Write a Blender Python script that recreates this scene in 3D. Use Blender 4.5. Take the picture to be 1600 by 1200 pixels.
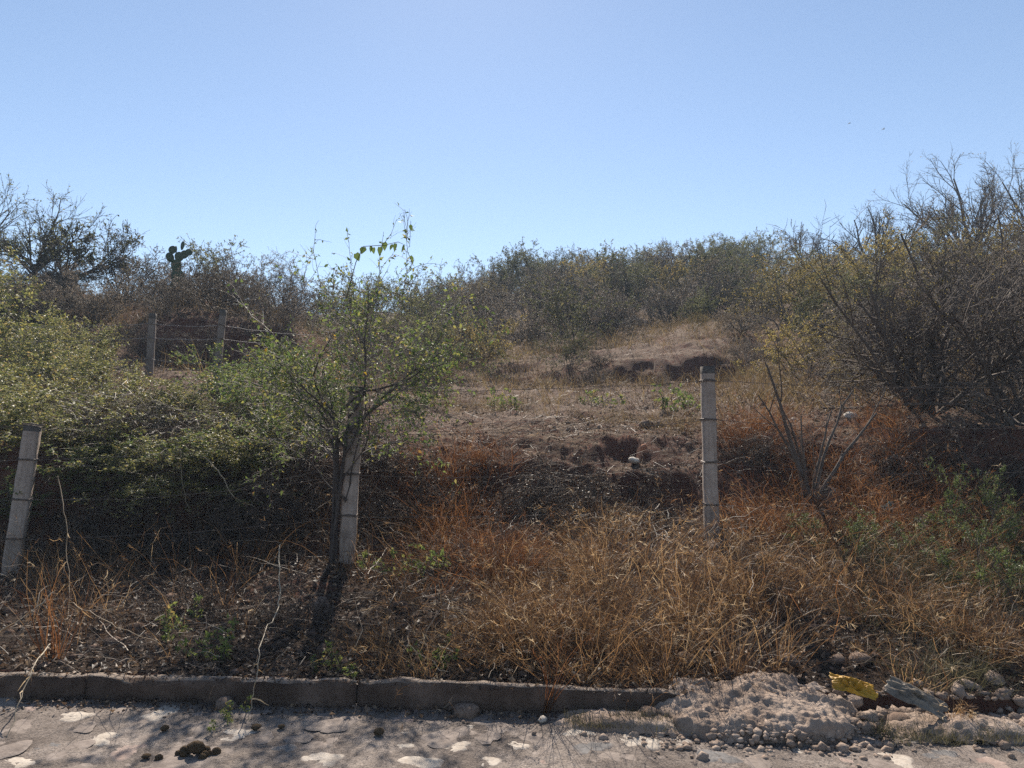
import bpy, math, random
import numpy as np
from mathutils import Vector, Matrix

# ------------------------------------------------------------------ camera, light, sky, exposure
for o in list(bpy.data.objects):
    bpy.data.objects.remove(o)
SC = bpy.context.scene
COL = SC.collection
EYE = 1.6
F = 1150.0                      # focal length in pixels of the 1600 px wide photograph
HOR = 657.0
PITCH = math.atan((HOR - 600.0) / F)
cam_d = bpy.data.cameras.new('camera')
cam = bpy.data.objects.new('camera', cam_d)
COL.objects.link(cam)
cam_d.sensor_width = 36.0
cam_d.lens = 36.0 * F / 1600.0
cam_d.clip_start = 0.05
cam_d.clip_end = 4000
cam.location = (0, 0, EYE)
cam.rotation_euler = (math.pi / 2 + PITCH, 0, 0)
SC.camera = cam

SUN_EL = math.radians(41)
SUN_AZ = math.radians(-4)       # measured from +Y towards +X
world = bpy.data.worlds.new('World')
SC.world = world
world.use_nodes = True
wn = world.node_tree
wn.nodes.clear()
sky = wn.nodes.new('ShaderNodeTexSky')
sky.sky_type = 'NISHITA'
sky.sun_disc = False
sky.sun_elevation = SUN_EL
sky.sun_rotation = SUN_AZ
sky.altitude = 1500
sky.air_density = 1.0
sky.dust_density = 0.2
sky.ozone_density = 0.0
bg = wn.nodes.new('ShaderNodeBackground')
bg.inputs['Strength'].default_value = 0.076
wo = wn.nodes.new('ShaderNodeOutputWorld')
wn.links.new(sky.outputs[0], bg.inputs['Color'])
wn.links.new(bg.outputs[0], wo.inputs['Surface'])

sun_d = bpy.data.lights.new('sun', 'SUN')
sun_d.energy = 5.0
sun_d.angle = math.radians(0.55)
sun_d.color = (1.0, 0.91, 0.79)
sun = bpy.data.objects.new('sun', sun_d)
COL.objects.link(sun)
sdir = Vector((math.sin(SUN_AZ) * math.cos(SUN_EL), math.cos(SUN_AZ) * math.cos(SUN_EL), math.sin(SUN_EL)))
sun.rotation_euler = sdir.to_track_quat('Z', 'Y').to_euler()
sun.location = sdir * 50

SC.view_settings.view_transform = 'Standard'
SC.view_settings.look = 'None'
SC.view_settings.exposure = 1.05
SC.view_settings.gamma = 1.0
SC.view_settings.use_curve_mapping = False
SC.render.engine = 'CYCLES'
SC.cycles.max_bounces = 6
SC.cycles.diffuse_bounces = 3
SC.cycles.glossy_bounces = 2
SC.cycles.transmission_bounces = 4
SC.cycles.volume_bounces = 0
SC.cycles.use_denoising = False
SC.cycles.denoiser = 'OPENIMAGEDENOISE'
SC.cycles.denoising_input_passes = 'RGB_ALBEDO_NORMAL'
SC.cycles.denoising_prefilter = 'ACCURATE'
SC.cycles.use_adaptive_sampling = False
HAZE = 0.0016

RN = random.Random(7)
RG = np.random.default_rng(11)


# ------------------------------------------------------------------ helpers
def tag(o, label=None, cat=None, group=None, kind=None):
    if label: o['label'] = label
    if cat: o['category'] = cat
    if group: o['group'] = group
    if kind: o['kind'] = kind
    return o


def empty(name, loc, rz=0.0):
    o = bpy.data.objects.new(name, None)
    COL.objects.link(o)
    o.empty_display_size = 0.1
    o.location = loc
    o.rotation_euler = (0, 0, rz)
    return o


def add(name, mesh, parent=None, loc=(0, 0, 0)):
    o = bpy.data.objects.new(name, mesh)
    COL.objects.link(o)
    o.location = loc
    if parent: o.parent = parent
    return o


def np_mesh(name, verts, faces, mat=None, var=None, smooth=False, mats=None, midx=None):
    """verts (N,3); faces: list of int arrays, each (M,k)."""
    me = bpy.data.meshes.new(name)
    verts = np.asarray(verts, np.float32)
    if not isinstance(faces, (list, tuple)): faces = [faces]
    faces = [np.asarray(f, np.int32) for f in faces if len(f)]
    nl = sum(f.size for f in faces); nf = sum(len(f) for f in faces)
    me.vertices.add(len(verts)); me.vertices.foreach_set('co', verts.ravel())
    me.loops.add(nl); me.polygons.add(nf)
    me.loops.foreach_set('vertex_index', np.concatenate([f.ravel() for f in faces]))
    tot = np.concatenate([np.full(len(f), f.shape[1], np.int32) for f in faces])
    start = np.zeros(nf, np.int32); start[1:] = np.cumsum(tot)[:-1]
    me.polygons.foreach_set('loop_start', start)
    me.polygons.foreach_set('loop_total', tot)
    if smooth: me.polygons.foreach_set('use_smooth', np.ones(nf, bool))
    if mats:
        for m in mats: me.materials.append(m)
        if midx is not None: me.polygons.foreach_set('material_index', np.asarray(midx, np.int32))
    elif mat: me.materials.append(mat)
    if var is not None:
        a = me.attributes.new('var', 'FLOAT', 'POINT')
        a.data.foreach_set('value', np.asarray(var, np.float32))
    me.update(calc_edges=True)
    return me


def hash2(ix, iy, seed):
    n = (ix.astype(np.int64) * 374761393 + iy.astype(np.int64) * 668265263 + seed * 974634777) & 0xffffffff
    n = ((n ^ (n >> 13)) * 1274126177) & 0xffffffff
    n = ((n ^ (n >> 16)) * 2246822519) & 0xffffffff
    return ((n >> 8) & 0xffff) / 65535.0


def vnoise(x, y, seed=0):
    ix = np.floor(x); iy = np.floor(y)
    fx = x - ix; fy = y - iy
    fx = fx * fx * fx * (fx * (fx * 6 - 15) + 10); fy = fy * fy * fy * (fy * (fy * 6 - 15) + 10)
    a = hash2(ix, iy, seed); b = hash2(ix + 1, iy, seed); c = hash2(ix, iy + 1, seed); d = hash2(ix + 1, iy + 1, seed)
    return (a + (b - a) * fx) * (1 - fy) + (c + (d - c) * fx) * fy


def fbm(x, y, oct=4, seed=0):
    s = 0; a = 0.5; t = 0
    ca, sa = math.cos(0.6), math.sin(0.6)
    for k in range(oct):
        s = s + a * (vnoise(x, y, seed + k * 17) - 0.5) * 2; t += a
        x, y = (x * ca - y * sa) * 2.03 + 3.1, (x * sa + y * ca) * 2.03 + 7.7
        a *= 0.5
    return s / t


def norm(v):
    return v / np.maximum(np.linalg.norm(v, axis=-1, keepdims=True), 1e-9)


# ------------------------------------------------------------------ materials
def mat(name):
    m = bpy.data.materials.new(name)
    m.use_nodes = True
    nt = m.node_tree
    nt.nodes.clear()
    out = nt.nodes.new('ShaderNodeOutputMaterial')
    return m, nt, out


def N(nt, t, **kw):
    n = nt.nodes.new(t)
    for k, v in kw.items():
        if k in n.inputs.keys():
            n.inputs[k].default_value = v
        else:
            setattr(n, k, v)
    return n


def ramp(nt, stops, fac):
    r = nt.nodes.new('ShaderNodeValToRGB')
    e = r.color_ramp.elements
    while len(e) < len(stops): e.new(0.5)
    for i, (p, c) in enumerate(stops):
        e[i].position = p
        e[i].color = (c[0], c[1], c[2], 1)
    nt.links.new(fac, r.inputs[0])
    return r.outputs[0]


def noise(nt, scale, detail=4, rough=0.55, vec=None, out='Fac'):
    n = N(nt, 'ShaderNodeTexNoise')
    n.inputs['Scale'].default_value = scale
    n.inputs['Detail'].default_value = detail
    n.inputs['Roughness'].default_value = rough
    if vec is not None: nt.links.new(vec, n.inputs['Vector'])
    return n.outputs[out]


def mixc(nt, fac, a, b, blend='MIX'):
    m = nt.nodes.new('ShaderNodeMix')
    m.data_type = 'RGBA'
    m.blend_type = blend
    for sock, v in ((m.inputs[0], fac), (m.inputs[6], a), (m.inputs[7], b)):
        if isinstance(v, (int, float)): sock.default_value = v
        elif isinstance(v, tuple): sock.default_value = (v[0], v[1], v[2], 1)
        else: nt.links.new(v, sock)
    return m.outputs[2]


def blade_mat(name, stops, transl=0.35, rough=0.6, spec=0.25, objvar=0.0):
    m, nt, out = mat(name)
    at = N(nt, 'ShaderNodeAttribute', attribute_name='var')
    c = ramp(nt, stops, at.outputs['Fac'])
    if objvar:
        oi = N(nt, 'ShaderNodeObjectInfo')
        h = N(nt, 'ShaderNodeHueSaturation')
        mr = N(nt, 'ShaderNodeMapRange'); mr.inputs[3].default_value = 1 - objvar; mr.inputs[4].default_value = 1 + objvar
        nt.links.new(oi.outputs['Random'], mr.inputs[0])
        nt.links.new(mr.outputs[0], h.inputs['Value'])
        nt.links.new(c, h.inputs['Color'])
        c = h.outputs[0]
    p = N(nt, 'ShaderNodeBsdfPrincipled')
    nt.links.new(c, p.inputs['Base Color'])
    p.inputs['Roughness'].default_value = rough
    p.inputs['Specular IOR Level'].default_value = spec
    t = N(nt, 'ShaderNodeBsdfTranslucent')
    nt.links.new(c, t.inputs['Color'])
    mx = N(nt, 'ShaderNodeMixShader')
    mx.inputs[0].default_value = transl
    nt.links.new(p.outputs[0], mx.inputs[1]); nt.links.new(t.outputs[0], mx.inputs[2])
    nt.links.new(mx.outputs[0], out.inputs[0])
    return m


def solid_mat(name, stops, nscale=8, rough=0.85, spec=0.2, bump=0.3, bscale=40, detail=6, bdist=0.01):
    m, nt, out = mat(name)
    tc = N(nt, 'ShaderNodeTexCoord')
    f = noise(nt, nscale, detail, 0.6, tc.outputs['Object'])
    c = ramp(nt, stops, f)
    f2 = noise(nt, nscale * 9, 3, 0.6, tc.outputs['Object'])
    c = mixc(nt, 0.35, c, ramp(nt, [(0.3, (0.35, 0.35, 0.35)), (0.7, (1.0, 1.0, 1.0))], f2), 'MULTIPLY')
    p = N(nt, 'ShaderNodeBsdfPrincipled')
    nt.links.new(c, p.inputs['Base Color'])
    p.inputs['Roughness'].default_value = rough
    p.inputs['Specular IOR Level'].default_value = spec
    b = N(nt, 'ShaderNodeBump')
    b.inputs['Strength'].default_value = bump
    b.inputs['Distance'].default_value = bdist
    nt.links.new(noise(nt, bscale, 5, 0.65, tc.outputs['Object']), b.inputs['Height'])
    nt.links.new(b.outputs[0], p.inputs['Normal'])
    nt.links.new(p.outputs[0], out.inputs[0])
    return m


M = {}
M['bark'] = solid_mat('bark_grey_brown', [(0.3, (0.07, 0.052, 0.042)), (0.7, (0.16, 0.125, 0.10))], 6, 0.8, 0.25, 0.4, 60)
M['bark_dark'] = solid_mat('bark_dark', [(0.3, (0.04, 0.03, 0.026)), (0.7, (0.11, 0.085, 0.07))], 6, 0.75, 0.3, 0.4, 60)
M['bark_pale'] = solid_mat('bark_pale', [(0.3, (0.14, 0.115, 0.10)), (0.7, (0.27, 0.23, 0.20))], 6, 0.7, 0.3, 0.3, 60)
M['leaf_green'] = blade_mat('leaf_green', [(0.0, (0.065, 0.105, 0.03)), (0.45, (0.13, 0.175, 0.048)), (0.75, (0.24, 0.25, 0.065)), (0.9, (0.34, 0.29, 0.09)), (0.97, (0.24, 0.13, 0.05)), (1.0, (0.50, 0.32, 0.03))], 0.5, 0.55, 0.2)
M['leaf_yellow'] = blade_mat('leaf_yellow_green', [(0.0, (0.085, 0.105, 0.033)), (0.4, (0.19, 0.195, 0.06)), (0.75, (0.33, 0.29, 0.095)), (0.93, (0.33, 0.22, 0.10)), (1.0, (0.55, 0.36, 0.04))], 0.5, 0.5, 0.35)
M['leaf_olive'] = blade_mat('leaf_olive', [(0.0, (0.07, 0.08, 0.035)), (0.5, (0.125, 0.13, 0.05)), (0.85, (0.21, 0.19, 0.07)), (1.0, (0.27, 0.20, 0.09))], 0.55, 0.6, 0.3, 0.45)
M['leaf_ochre'] = blade_mat('leaf_ochre', [(0.0, (0.13, 0.105, 0.035)), (0.5, (0.25, 0.20, 0.06)), (0.85, (0.31, 0.23, 0.075)), (1.0, (0.30, 0.17, 0.06))], 0.45, 0.6, 0.3, 0.4)
M['leaf_grey'] = blade_mat('leaf_dry_grey', [(0.0, (0.085, 0.07, 0.058)), (0.6, (0.165, 0.135, 0.10)), (1.0, (0.22, 0.16, 0.10))], 0.4, 0.6, 0.3, 0.4)
M['leaf_rust'] = blade_mat('leaf_rust', [(0.0, (0.12, 0.04, 0.02)), (1.0, (0.28, 0.10, 0.04))], 0.35, 0.6, 0.3)
M['feather'] = blade_mat('leaf_feathery_green', [(0.0, (0.055, 0.08, 0.025)), (0.6, (0.12, 0.155, 0.045)), (1.0, (0.22, 0.22, 0.07))], 0.4, 0.5, 0.35)
M['grass'] = blade_mat('dry_grass_blade', [(0.0, (0.03, 0.016, 0.009)), (0.35, (0.095, 0.05, 0.025)), (0.62, (0.24, 0.132, 0.058)), (0.88, (0.48, 0.31, 0.15)), (1.0, (0.64, 0.50, 0.32))], 0.45, 0.55, 0.35)
M['grass_rust'] = blade_mat('rust_grass_blade', [(0.0, (0.035, 0.014, 0.008)), (0.5, (0.16, 0.064, 0.024)), (0.85, (0.33, 0.15, 0.055)), (1.0, (0.42, 0.25, 0.12))], 0.45, 0.6, 0.3)
M['grass_hill'] = blade_mat('hill_grass_blade', [(0.0, (0.06, 0.038, 0.02)), (0.5, (0.17, 0.115, 0.052)), (1.0, (0.33, 0.245, 0.115))], 0.4, 0.6, 0.3)
M['grass_green'] = blade_mat('grey_green_blade', [(0.0, (0.025, 0.026, 0.015)), (0.5, (0.085, 0.078, 0.038)), (0.85, (0.20, 0.165, 0.085)), (1.0, (0.34, 0.28, 0.17))], 0.35, 0.55, 0.3)
M['stem'] = blade_mat('dead_stem', [(0.0, (0.022, 0.014, 0.010)), (0.5, (0.085, 0.053, 0.036)), (0.8, (0.20, 0.14, 0.095)), (1.0, (0.42, 0.34, 0.25))], 0.1, 0.6, 0.35)
M['litter'] = blade_mat('leaf_litter', [(0.0, (0.025, 0.016, 0.012)), (0.5, (0.085, 0.054, 0.036)), (0.85, (0.21, 0.135, 0.08)), (1.0, (0.36, 0.26, 0.17))], 0.25, 0.6, 0.4)
M['concrete'] = solid_mat('post_concrete', [(0.25, (0.20, 0.155, 0.125)), (0.42, (0.36, 0.285, 0.235)), (0.75, (0.47, 0.385, 0.325))], 5.0, 0.9, 0.2, 0.7, 55, 9)


def streaks(m):
    nt = m.node_tree
    p = next(n for n in nt.nodes if n.type == 'BSDF_PRINCIPLED')
    c = p.inputs['Base Color'].links[0].from_socket
    tc = N(nt, 'ShaderNodeTexCoord'); mp = N(nt, 'ShaderNodeMapping'); mp.inputs['Scale'].default_value = (30, 30, 2.2)
    nt.links.new(tc.outputs['Object'], mp.inputs[0])
    nt.links.new(mixc(nt, .4, c, ramp(nt, [(.34, (.35, .32, .30)), (.55, (1, 1, 1))], noise(nt, 1.0, 5, .65, mp.outputs[0])), 'MULTIPLY'), p.inputs['Base Color'])


streaks(M['concrete'])
M['old_post'] = solid_mat('old_grey_post', [(0.25, (0.13, 0.105, 0.09)), (0.75, (0.26, 0.215, 0.185))], 4.0, 0.9, 0.2, 0.5, 55, 9)
M['moss'] = solid_mat('dark_weathered_concrete', [(0.3, (0.05, 0.045, 0.04)), (0.7, (0.15, 0.13, 0.115))], 14, 0.95, 0.1, 0.5, 70)
M['wire'] = solid_mat('rusty_wire', [(0.3, (0.07, 0.05, 0.04)), (0.7, (0.20, 0.15, 0.12))], 30, 0.6, 0.4, 0.1, 90)
M['wire_grey'] = solid_mat('galvanised_wire', [(0.3, (0.22, 0.2, 0.19)), (0.7, (0.36, 0.33, 0.31))], 30, 0.45, 0.5, 0.1, 90)
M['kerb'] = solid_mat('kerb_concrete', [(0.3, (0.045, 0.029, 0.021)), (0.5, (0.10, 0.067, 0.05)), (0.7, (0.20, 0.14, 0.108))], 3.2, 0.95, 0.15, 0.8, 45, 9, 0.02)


def sunlit_top(m, col):  # sunlit top edge put into the base colour: upward faces turn paler
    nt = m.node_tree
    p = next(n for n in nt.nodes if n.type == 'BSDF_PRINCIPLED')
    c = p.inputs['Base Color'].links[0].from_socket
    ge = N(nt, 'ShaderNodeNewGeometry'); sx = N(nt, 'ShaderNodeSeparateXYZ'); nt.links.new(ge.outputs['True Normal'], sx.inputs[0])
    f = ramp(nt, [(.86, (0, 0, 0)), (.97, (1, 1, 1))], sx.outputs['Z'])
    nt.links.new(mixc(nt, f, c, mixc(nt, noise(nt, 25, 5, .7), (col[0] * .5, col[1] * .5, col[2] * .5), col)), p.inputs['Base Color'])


sunlit_top(M['kerb'], (.33, .265, .215))
M['stone_white'] = solid_mat('pale_stone', [(0.25, (0.36, 0.30, 0.25)), (0.5, (0.53, 0.47, 0.40)), (0.75, (0.62, 0.56, 0.49))], 7, 0.85, 0.25, 0.5, 28)
M['stone_grey'] = solid_mat('grey_stone', [(0.3, (0.11, 0.105, 0.105)), (0.7, (0.24, 0.225, 0.215))], 9, 0.85, 0.25, 0.5, 28)
M['stone_pink'] = solid_mat('pinkish_stone', [(0.3, (0.25, 0.17, 0.14)), (0.7, (0.42, 0.32, 0.27))], 7, 0.85, 0.25, 0.5, 28)
M['rock_soil'] = solid_mat('earth_clod', [(0.3, (0.12, 0.08, 0.06)), (0.7, (0.30, 0.22, 0.17))], 9, 0.95, 0.1, 0.6, 30)
M['mound'] = solid_mat('crumbled_mortar', [(0.25, (0.15, 0.105, 0.08)), (0.5, (0.31, 0.235, 0.185)), (0.8, (0.46, 0.375, 0.31))], 5, 0.95, 0.1, 0.9, 30, 8, 0.02)
M['dung'] = solid_mat('dry_dung', [(0.3, (0.045, 0.030, 0.020)), (0.7, (0.17, 0.115, 0.065))], 20, 0.95, 0.1, 0.8, 60)
M['yellow'] = solid_mat('yellow_plastic', [(0.3, (0.30, 0.15, 0.01)), (0.7, (0.52, 0.29, 0.02))], 12, 0.55, 0.3, 0.3, 40)
M['plastic'] = solid_mat('dusty_clear_plastic', [(0.35, (0.07, 0.055, 0.04)), (0.6, (0.21, 0.17, 0.125))], 16, 0.45, 0.4, 0.3, 40)
M['teal'] = solid_mat('teal_plastic', [(0.3, (0.05, 0.22, 0.22)), (0.7, (0.10, 0.33, 0.33))], 8, 0.5, 0.4, 0.3, 40)
M['cactus'] = solid_mat('cactus_skin', [(0.3, (0.032, 0.055, 0.026)), (0.7, (0.065, 0.09, 0.045))], 6, 0.6, 0.3, 0.2, 40)
M['adobe'] = solid_mat('adobe_earth', [(0.3, (0.07, 0.045, 0.034)), (0.7, (0.19, 0.13, 0.10))], 6, 0.95, 0.1, 0.7, 30)
M['bird'] = solid_mat('bird_plumage', [(0.3, (0.02, 0.02, 0.02)), (0.7, (0.05, 0.045, 0.04))], 6, 0.7, 0.2, 0.1, 30)
M['brick'] = solid_mat('orange_brick', [(0.3, (0.28, 0.12, 0.07)), (0.7, (0.42, 0.21, 0.13))], 20, 0.9, 0.2, 0.5, 40)


def ground_material():
    m, nt, out = mat('hillside_soil')
    tc = N(nt, 'ShaderNodeTexCoord'); vec = tc.outputs['Object']
    big = noise(nt, 0.55, 5, 0.6, vec)
    mid = noise(nt, 3.5, 6, 0.65, vec)
    fine = noise(nt, 28, 5, 0.7, vec)
    pale = ramp(nt, [(0.3, (0.12, 0.078, 0.056)), (0.55, (0.21, 0.148, 0.112)), (0.75, (0.31, 0.235, 0.185))], mid)
    dry = ramp(nt, [(0.3, (0.10, 0.064, 0.042)), (0.7, (0.21, 0.145, 0.09))], mid)
    flat = mixc(nt, ramp(nt, [(0.4, (0, 0, 0)), (0.62, (1, 1, 1))], big), pale, dry)
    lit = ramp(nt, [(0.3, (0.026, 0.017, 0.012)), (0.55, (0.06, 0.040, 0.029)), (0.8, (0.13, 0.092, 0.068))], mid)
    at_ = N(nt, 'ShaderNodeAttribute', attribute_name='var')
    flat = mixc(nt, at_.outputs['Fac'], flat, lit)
    red = ramp(nt, [(0.3, (0.075, 0.033, 0.023)), (0.7, (0.20, 0.092, 0.062))], mid)
    ge = N(nt, 'ShaderNodeNewGeometry')
    sx = N(nt, 'ShaderNodeSeparateXYZ')
    nt.links.new(ge.outputs['True Normal'], sx.inputs[0])
    steep = ramp(nt, [(0.75, (1, 1, 1)), (0.95, (0, 0, 0))], sx.outputs['Z'])
    c = mixc(nt, steep, flat, red)
    c = mixc(nt, 0.55, c, ramp(nt, [(0.3, (0.4, 0.38, 0.36)), (0.65, (1.05, 1.03, 1.0))], fine), 'MULTIPLY')
    p = N(nt, 'ShaderNodeBsdfPrincipled')
    p.inputs['Roughness'].default_value = 0.95
    p.inputs['Specular IOR Level'].default_value = 0.1
    nt.links.new(c, p.inputs['Base Color'])
    b = N(nt, 'ShaderNodeBump'); b.inputs['Strength'].default_value = 1.0; b.inputs['Distance'].default_value = 0.06
    nt.links.new(noise(nt, 22, 6, 0.7, vec), b.inputs['Height'])
    nt.links.new(b.outputs[0], p.inputs['Normal'])
    nt.links.new(p.outputs[0], out.inputs[0])
    return m


def road_material():
    m, nt, out = mat('road_mortar')
    tc = N(nt, 'ShaderNodeTexCoord'); vec = tc.outputs['Object']
    a = noise(nt, 2.2, 6, 0.62, vec); b_ = noise(nt, 11, 6, 0.7, vec); f = noise(nt, 90, 4, 0.7, vec)
    c = ramp(nt, [(0.32, (0.14, 0.112, 0.096)), (0.5, (0.235, 0.195, 0.168)), (0.7, (0.34, 0.287, 0.25))], a)
    c = mixc(nt, 0.7, c, ramp(nt, [(0.3, (0.55, 0.52, 0.5)), (0.6, (1.0, 1.0, 1.0)), (0.75, (1.25, 1.22, 1.18))], b_), 'MULTIPLY')
    c = mixc(nt, 0.85, c, ramp(nt, [(0.36, (0.35, 0.33, 0.32)), (0.5, (0.9, 0.9, 0.9)), (0.66, (1.25, 1.23, 1.2))], f), 'MULTIPLY')
    p = N(nt, 'ShaderNodeBsdfPrincipled'); p.inputs['Roughness'].default_value = 0.9; p.inputs['Specular IOR Level'].default_value = 0.2
    nt.links.new(c, p.inputs['Base Color'])
    b = N(nt, 'ShaderNodeBump'); b.inputs['Strength'].default_value = 1.0; b.inputs['Distance'].default_value = 0.02
    nt.links.new(noise(nt, 24, 8, 0.75, vec), b.inputs['Height'])
    nt.links.new(b.outputs[0], p.inputs['Normal'])
    nt.links.new(p.outputs[0], out.inputs[0])
    return m


M['ground'] = ground_material()
M['road'] = road_material()


# ------------------------------------------------------------------ terrain
def kerb_y(x):
    return 4.13 - 0.045 * np.clip(x, -40, 40)


def road_z0(x):
    return -0.0105 * x


COLS = [
    (-150, [(4.2, .11), (7.0, .18), (7.5, .32), (7.9, 1.3), (8.4, 1.5), (11, 2.0), (14, 3.0), (17, 4.4), (20, 5.5), (26, 6.2), (45, 7.0)]),
    (60, [(4.2, .11), (7.0, .18), (7.5, .32), (7.9, 1.3), (8.4, 1.5), (11, 2.0), (14, 2.9), (17, 4.3), (20, 5.4), (26, 6.1), (45, 7.0)]),
    (180, [(4.2, .11), (7.0, .19), (7.5, .34), (7.85, 1.2), (8.3, 1.42), (11, 2.0), (13.5, 2.8), (16, 3.6), (18, 4.5), (21, 5.0), (27, 5.5), (60, 9.0)]),
    (300, [(4.2, .11), (7.0, .20), (7.5, .36), (7.85, 1.1), (8.3, 1.38), (12, 2.35), (14, 2.55), (14.6, 3.7), (18, 4.6), (24, 5.3), (60, 9.0)]),
    (430, [(4.2, .11), (6.8, .25), (7.4, .46), (7.9, 1.1), (8.4, 1.4), (12, 2.05), (14.5, 2.55), (15.1, 3.5), (18, 4.2), (23, 4.9), (32, 6.3), (60, 10)]),
    (520, [(4.2, .11), (6.7, .32), (7.3, .52), (8.0, 1.15), (8.4, 1.4), (12, 1.95), (16, 2.7), (20, 3.6), (30, 5.6), (60, 10.2)]),
    (680, [(4.2, .11), (6.6, .36), (7.55, .60), (7.95, 1.18), (8.5, 1.40), (11, 1.76), (15, 2.35), (20, 3.3), (30, 5.4), (60, 10.4)]),
    (850, [(4.2, .11), (6.6, .42), (7.6, .68), (7.95, 1.16), (8.5, 1.40), (11, 1.76), (15, 2.3), (15.6, 2.42), (17.2, 2.95), (22, 3.9), (30, 6.0), (55, 11.9), (75, 13.5)]),
    (1000, [(4.2, .11), (6.5, .46), (7.5, .70), (7.75, 1.0), (8.1, 1.1), (8.35, 1.36), (8.9, 1.47), (11, 1.76), (15.6, 2.4), (16.2, 2.92), (18, 3.35), (24, 4.6), (32, 6.8), (52, 11.8), (75, 14)]),
    (1110, [(4.2, .11), (6.5, .5), (7.6, .76), (7.9, 1.1), (8.5, 1.40), (9, 1.5), (11, 1.78), (15.5, 2.4), (15.95, 3.0), (17.5, 3.45), (24, 4.9), (32, 7.0), (50, 11.6), (75, 14)]),
    (1200, [(4.2, .11), (6.5, .52), (7.3, .74), (8.2, 1.42), (9, 1.58), (12, 2.05), (17, 3.0), (24, 5.1), (33, 7.6), (48, 11.3), (75, 13.5)]),
    (1330, [(4.2, .11), (6.5, .55), (7.4, .76), (8.0, 1.35), (8.6, 1.62), (12, 2.2), (17, 3.5), (24, 5.6), (35, 8.5), (45, 10.7), (60, 12.0)]),
    (1450, [(4.2, .11), (6.5, .55), (7.5, .78), (7.95, 1.5), (9, 1.72), (12, 2.4), (18, 4.2), (25, 6.6), (32, 8.3), (40, 10.3), (60, 12.0)]),
    (1650, [(4.2, .11), (6.5, .58), (7.5, .80), (7.95, 1.5), (9, 1.75), (12, 2.5), (18, 4.4), (25, 6.8), (32, 8.6), (40, 10.8), (60, 12.5)]),
]
CU = np.array([(c[0] - 800) / F for c in COLS])


def ground_z(x, y, micro=True):
    x = np.asarray(x, float); y = np.asarray(y, float)
    # wander the bank lines so they are not ruled
    yw = y + 0.25 * fbm(x * 0.9, y * 0.3, 3, 5) * np.clip((y - 6.8) / 0.6, 0, 1)
    yw = yw + np.clip((y - 13) / 1.0, 0, 1) * np.clip((24 - y) / 4.0, 0, 1) * (0.45 * fbm(x * 0.8, y * 0.4, 3, 6) + 0.10 * fbm(x * 2.2, y * 3.5, 4, 8))
    yw = yw + np.clip((y - 7.0) / 0.4, 0, 1) * np.clip((9.2 - y) / 0.6, 0, 1) * (0.14 * fbm(x * 3.4, y * 1.2, 3, 15) + 0.05 * fbm(x * 11, y * 4, 2, 16))
    zs = []
    for c in COLS:
        ds = [p[0] for p in c[1]]; zz = [p[1] for p in c[1]]
        ds2 = ds + [ds[-1] + 600]; zz2 = zz + [zz[-1] + 4]
        zs.append(np.interp(yw, ds2, zz2))
    zs = np.array(zs)
    u = np.clip(x / np.maximum(y, 3.0), CU[0], CU[-1] - 1e-6)
    k = np.clip(np.searchsorted(CU, u, side='right') - 1, 0, len(CU) - 2)
    t = (u - CU[k]) / (CU[k + 1] - CU[k]); t = t * t * (3 - 2 * t)
    flat_k = k.ravel(); idx = np.arange(flat_k.size); Z = zs.reshape(len(COLS), -1)
    z = (Z[flat_k, idx] * (1 - t.ravel()) + Z[flat_k + 1, idx] * t.ravel()).reshape(x.shape)
    if micro:
        near = np.clip((y - 4.5) / 1.5, 0, 1)
        z = z + near * (0.09 * fbm(x * 1.1, y * 1.1, 3, 21) + 0.045 * fbm(x * 4.0, y * 4.0, 3, 31))
        z = z + near * 0.022 * fbm(x * 13, y * 13, 3, 41)
        far = np.clip((y - 14) / 20, 0, 1)
        z = z + far * 0.5 * fbm(x * 0.15, y * 0.15, 3, 51)
    yk = kerb_y(x)
    under = road_z0(x) - 0.12
    s = np.clip((y - yk - 0.07) / 0.03, 0, 1)
    z = z + road_z0(x) * np.clip(1 - (y - yk) / 2.0, 0, 1)
    return under * (1 - s) + z * s


def gz(x, y):
    return float(ground_z(np.array([x]), np.array([y]))[0])


def at(px, py, d):
    """point at forward distance d seen at pixel (px, py) of the 1600x1200 photograph"""
    cx = (px - 800) / F; cy = (600 - py) / F
    dy = math.cos(PITCH) - cy * math.sin(PITCH); dz = math.sin(PITCH) + cy * math.cos(PITCH)
    return Vector((cx / dy * d, d, EYE + dz / dy * d))


def on_ground(px, d):
    x = (px - 800) / F * d * 0.998
    return Vector((x, d, gz(x, d)))


def on_road(px, py):
    """where the ray through a pixel meets the road plane"""
    p = at(px, py, 1.0); v = p - Vector((0, 0, EYE))
    t = EYE / (-v.z + (-0.0105) * v.x * 0 + 0)
    for _ in range(4):
        t = (EYE - road_z0(v.x * t)) / (-v.z)
    return Vector((v.x * t, t, float(road_z0(v.x * t))))


def axis(parts):
    out = []
    for a, b, n in parts:
        out.append(np.linspace(a, b, n, endpoint=False))
    out.append([parts[-1][1]])
    return np.concatenate(out)


def geo(a, b, n):
    return a * (b / a) ** (np.arange(n) / n)


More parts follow.
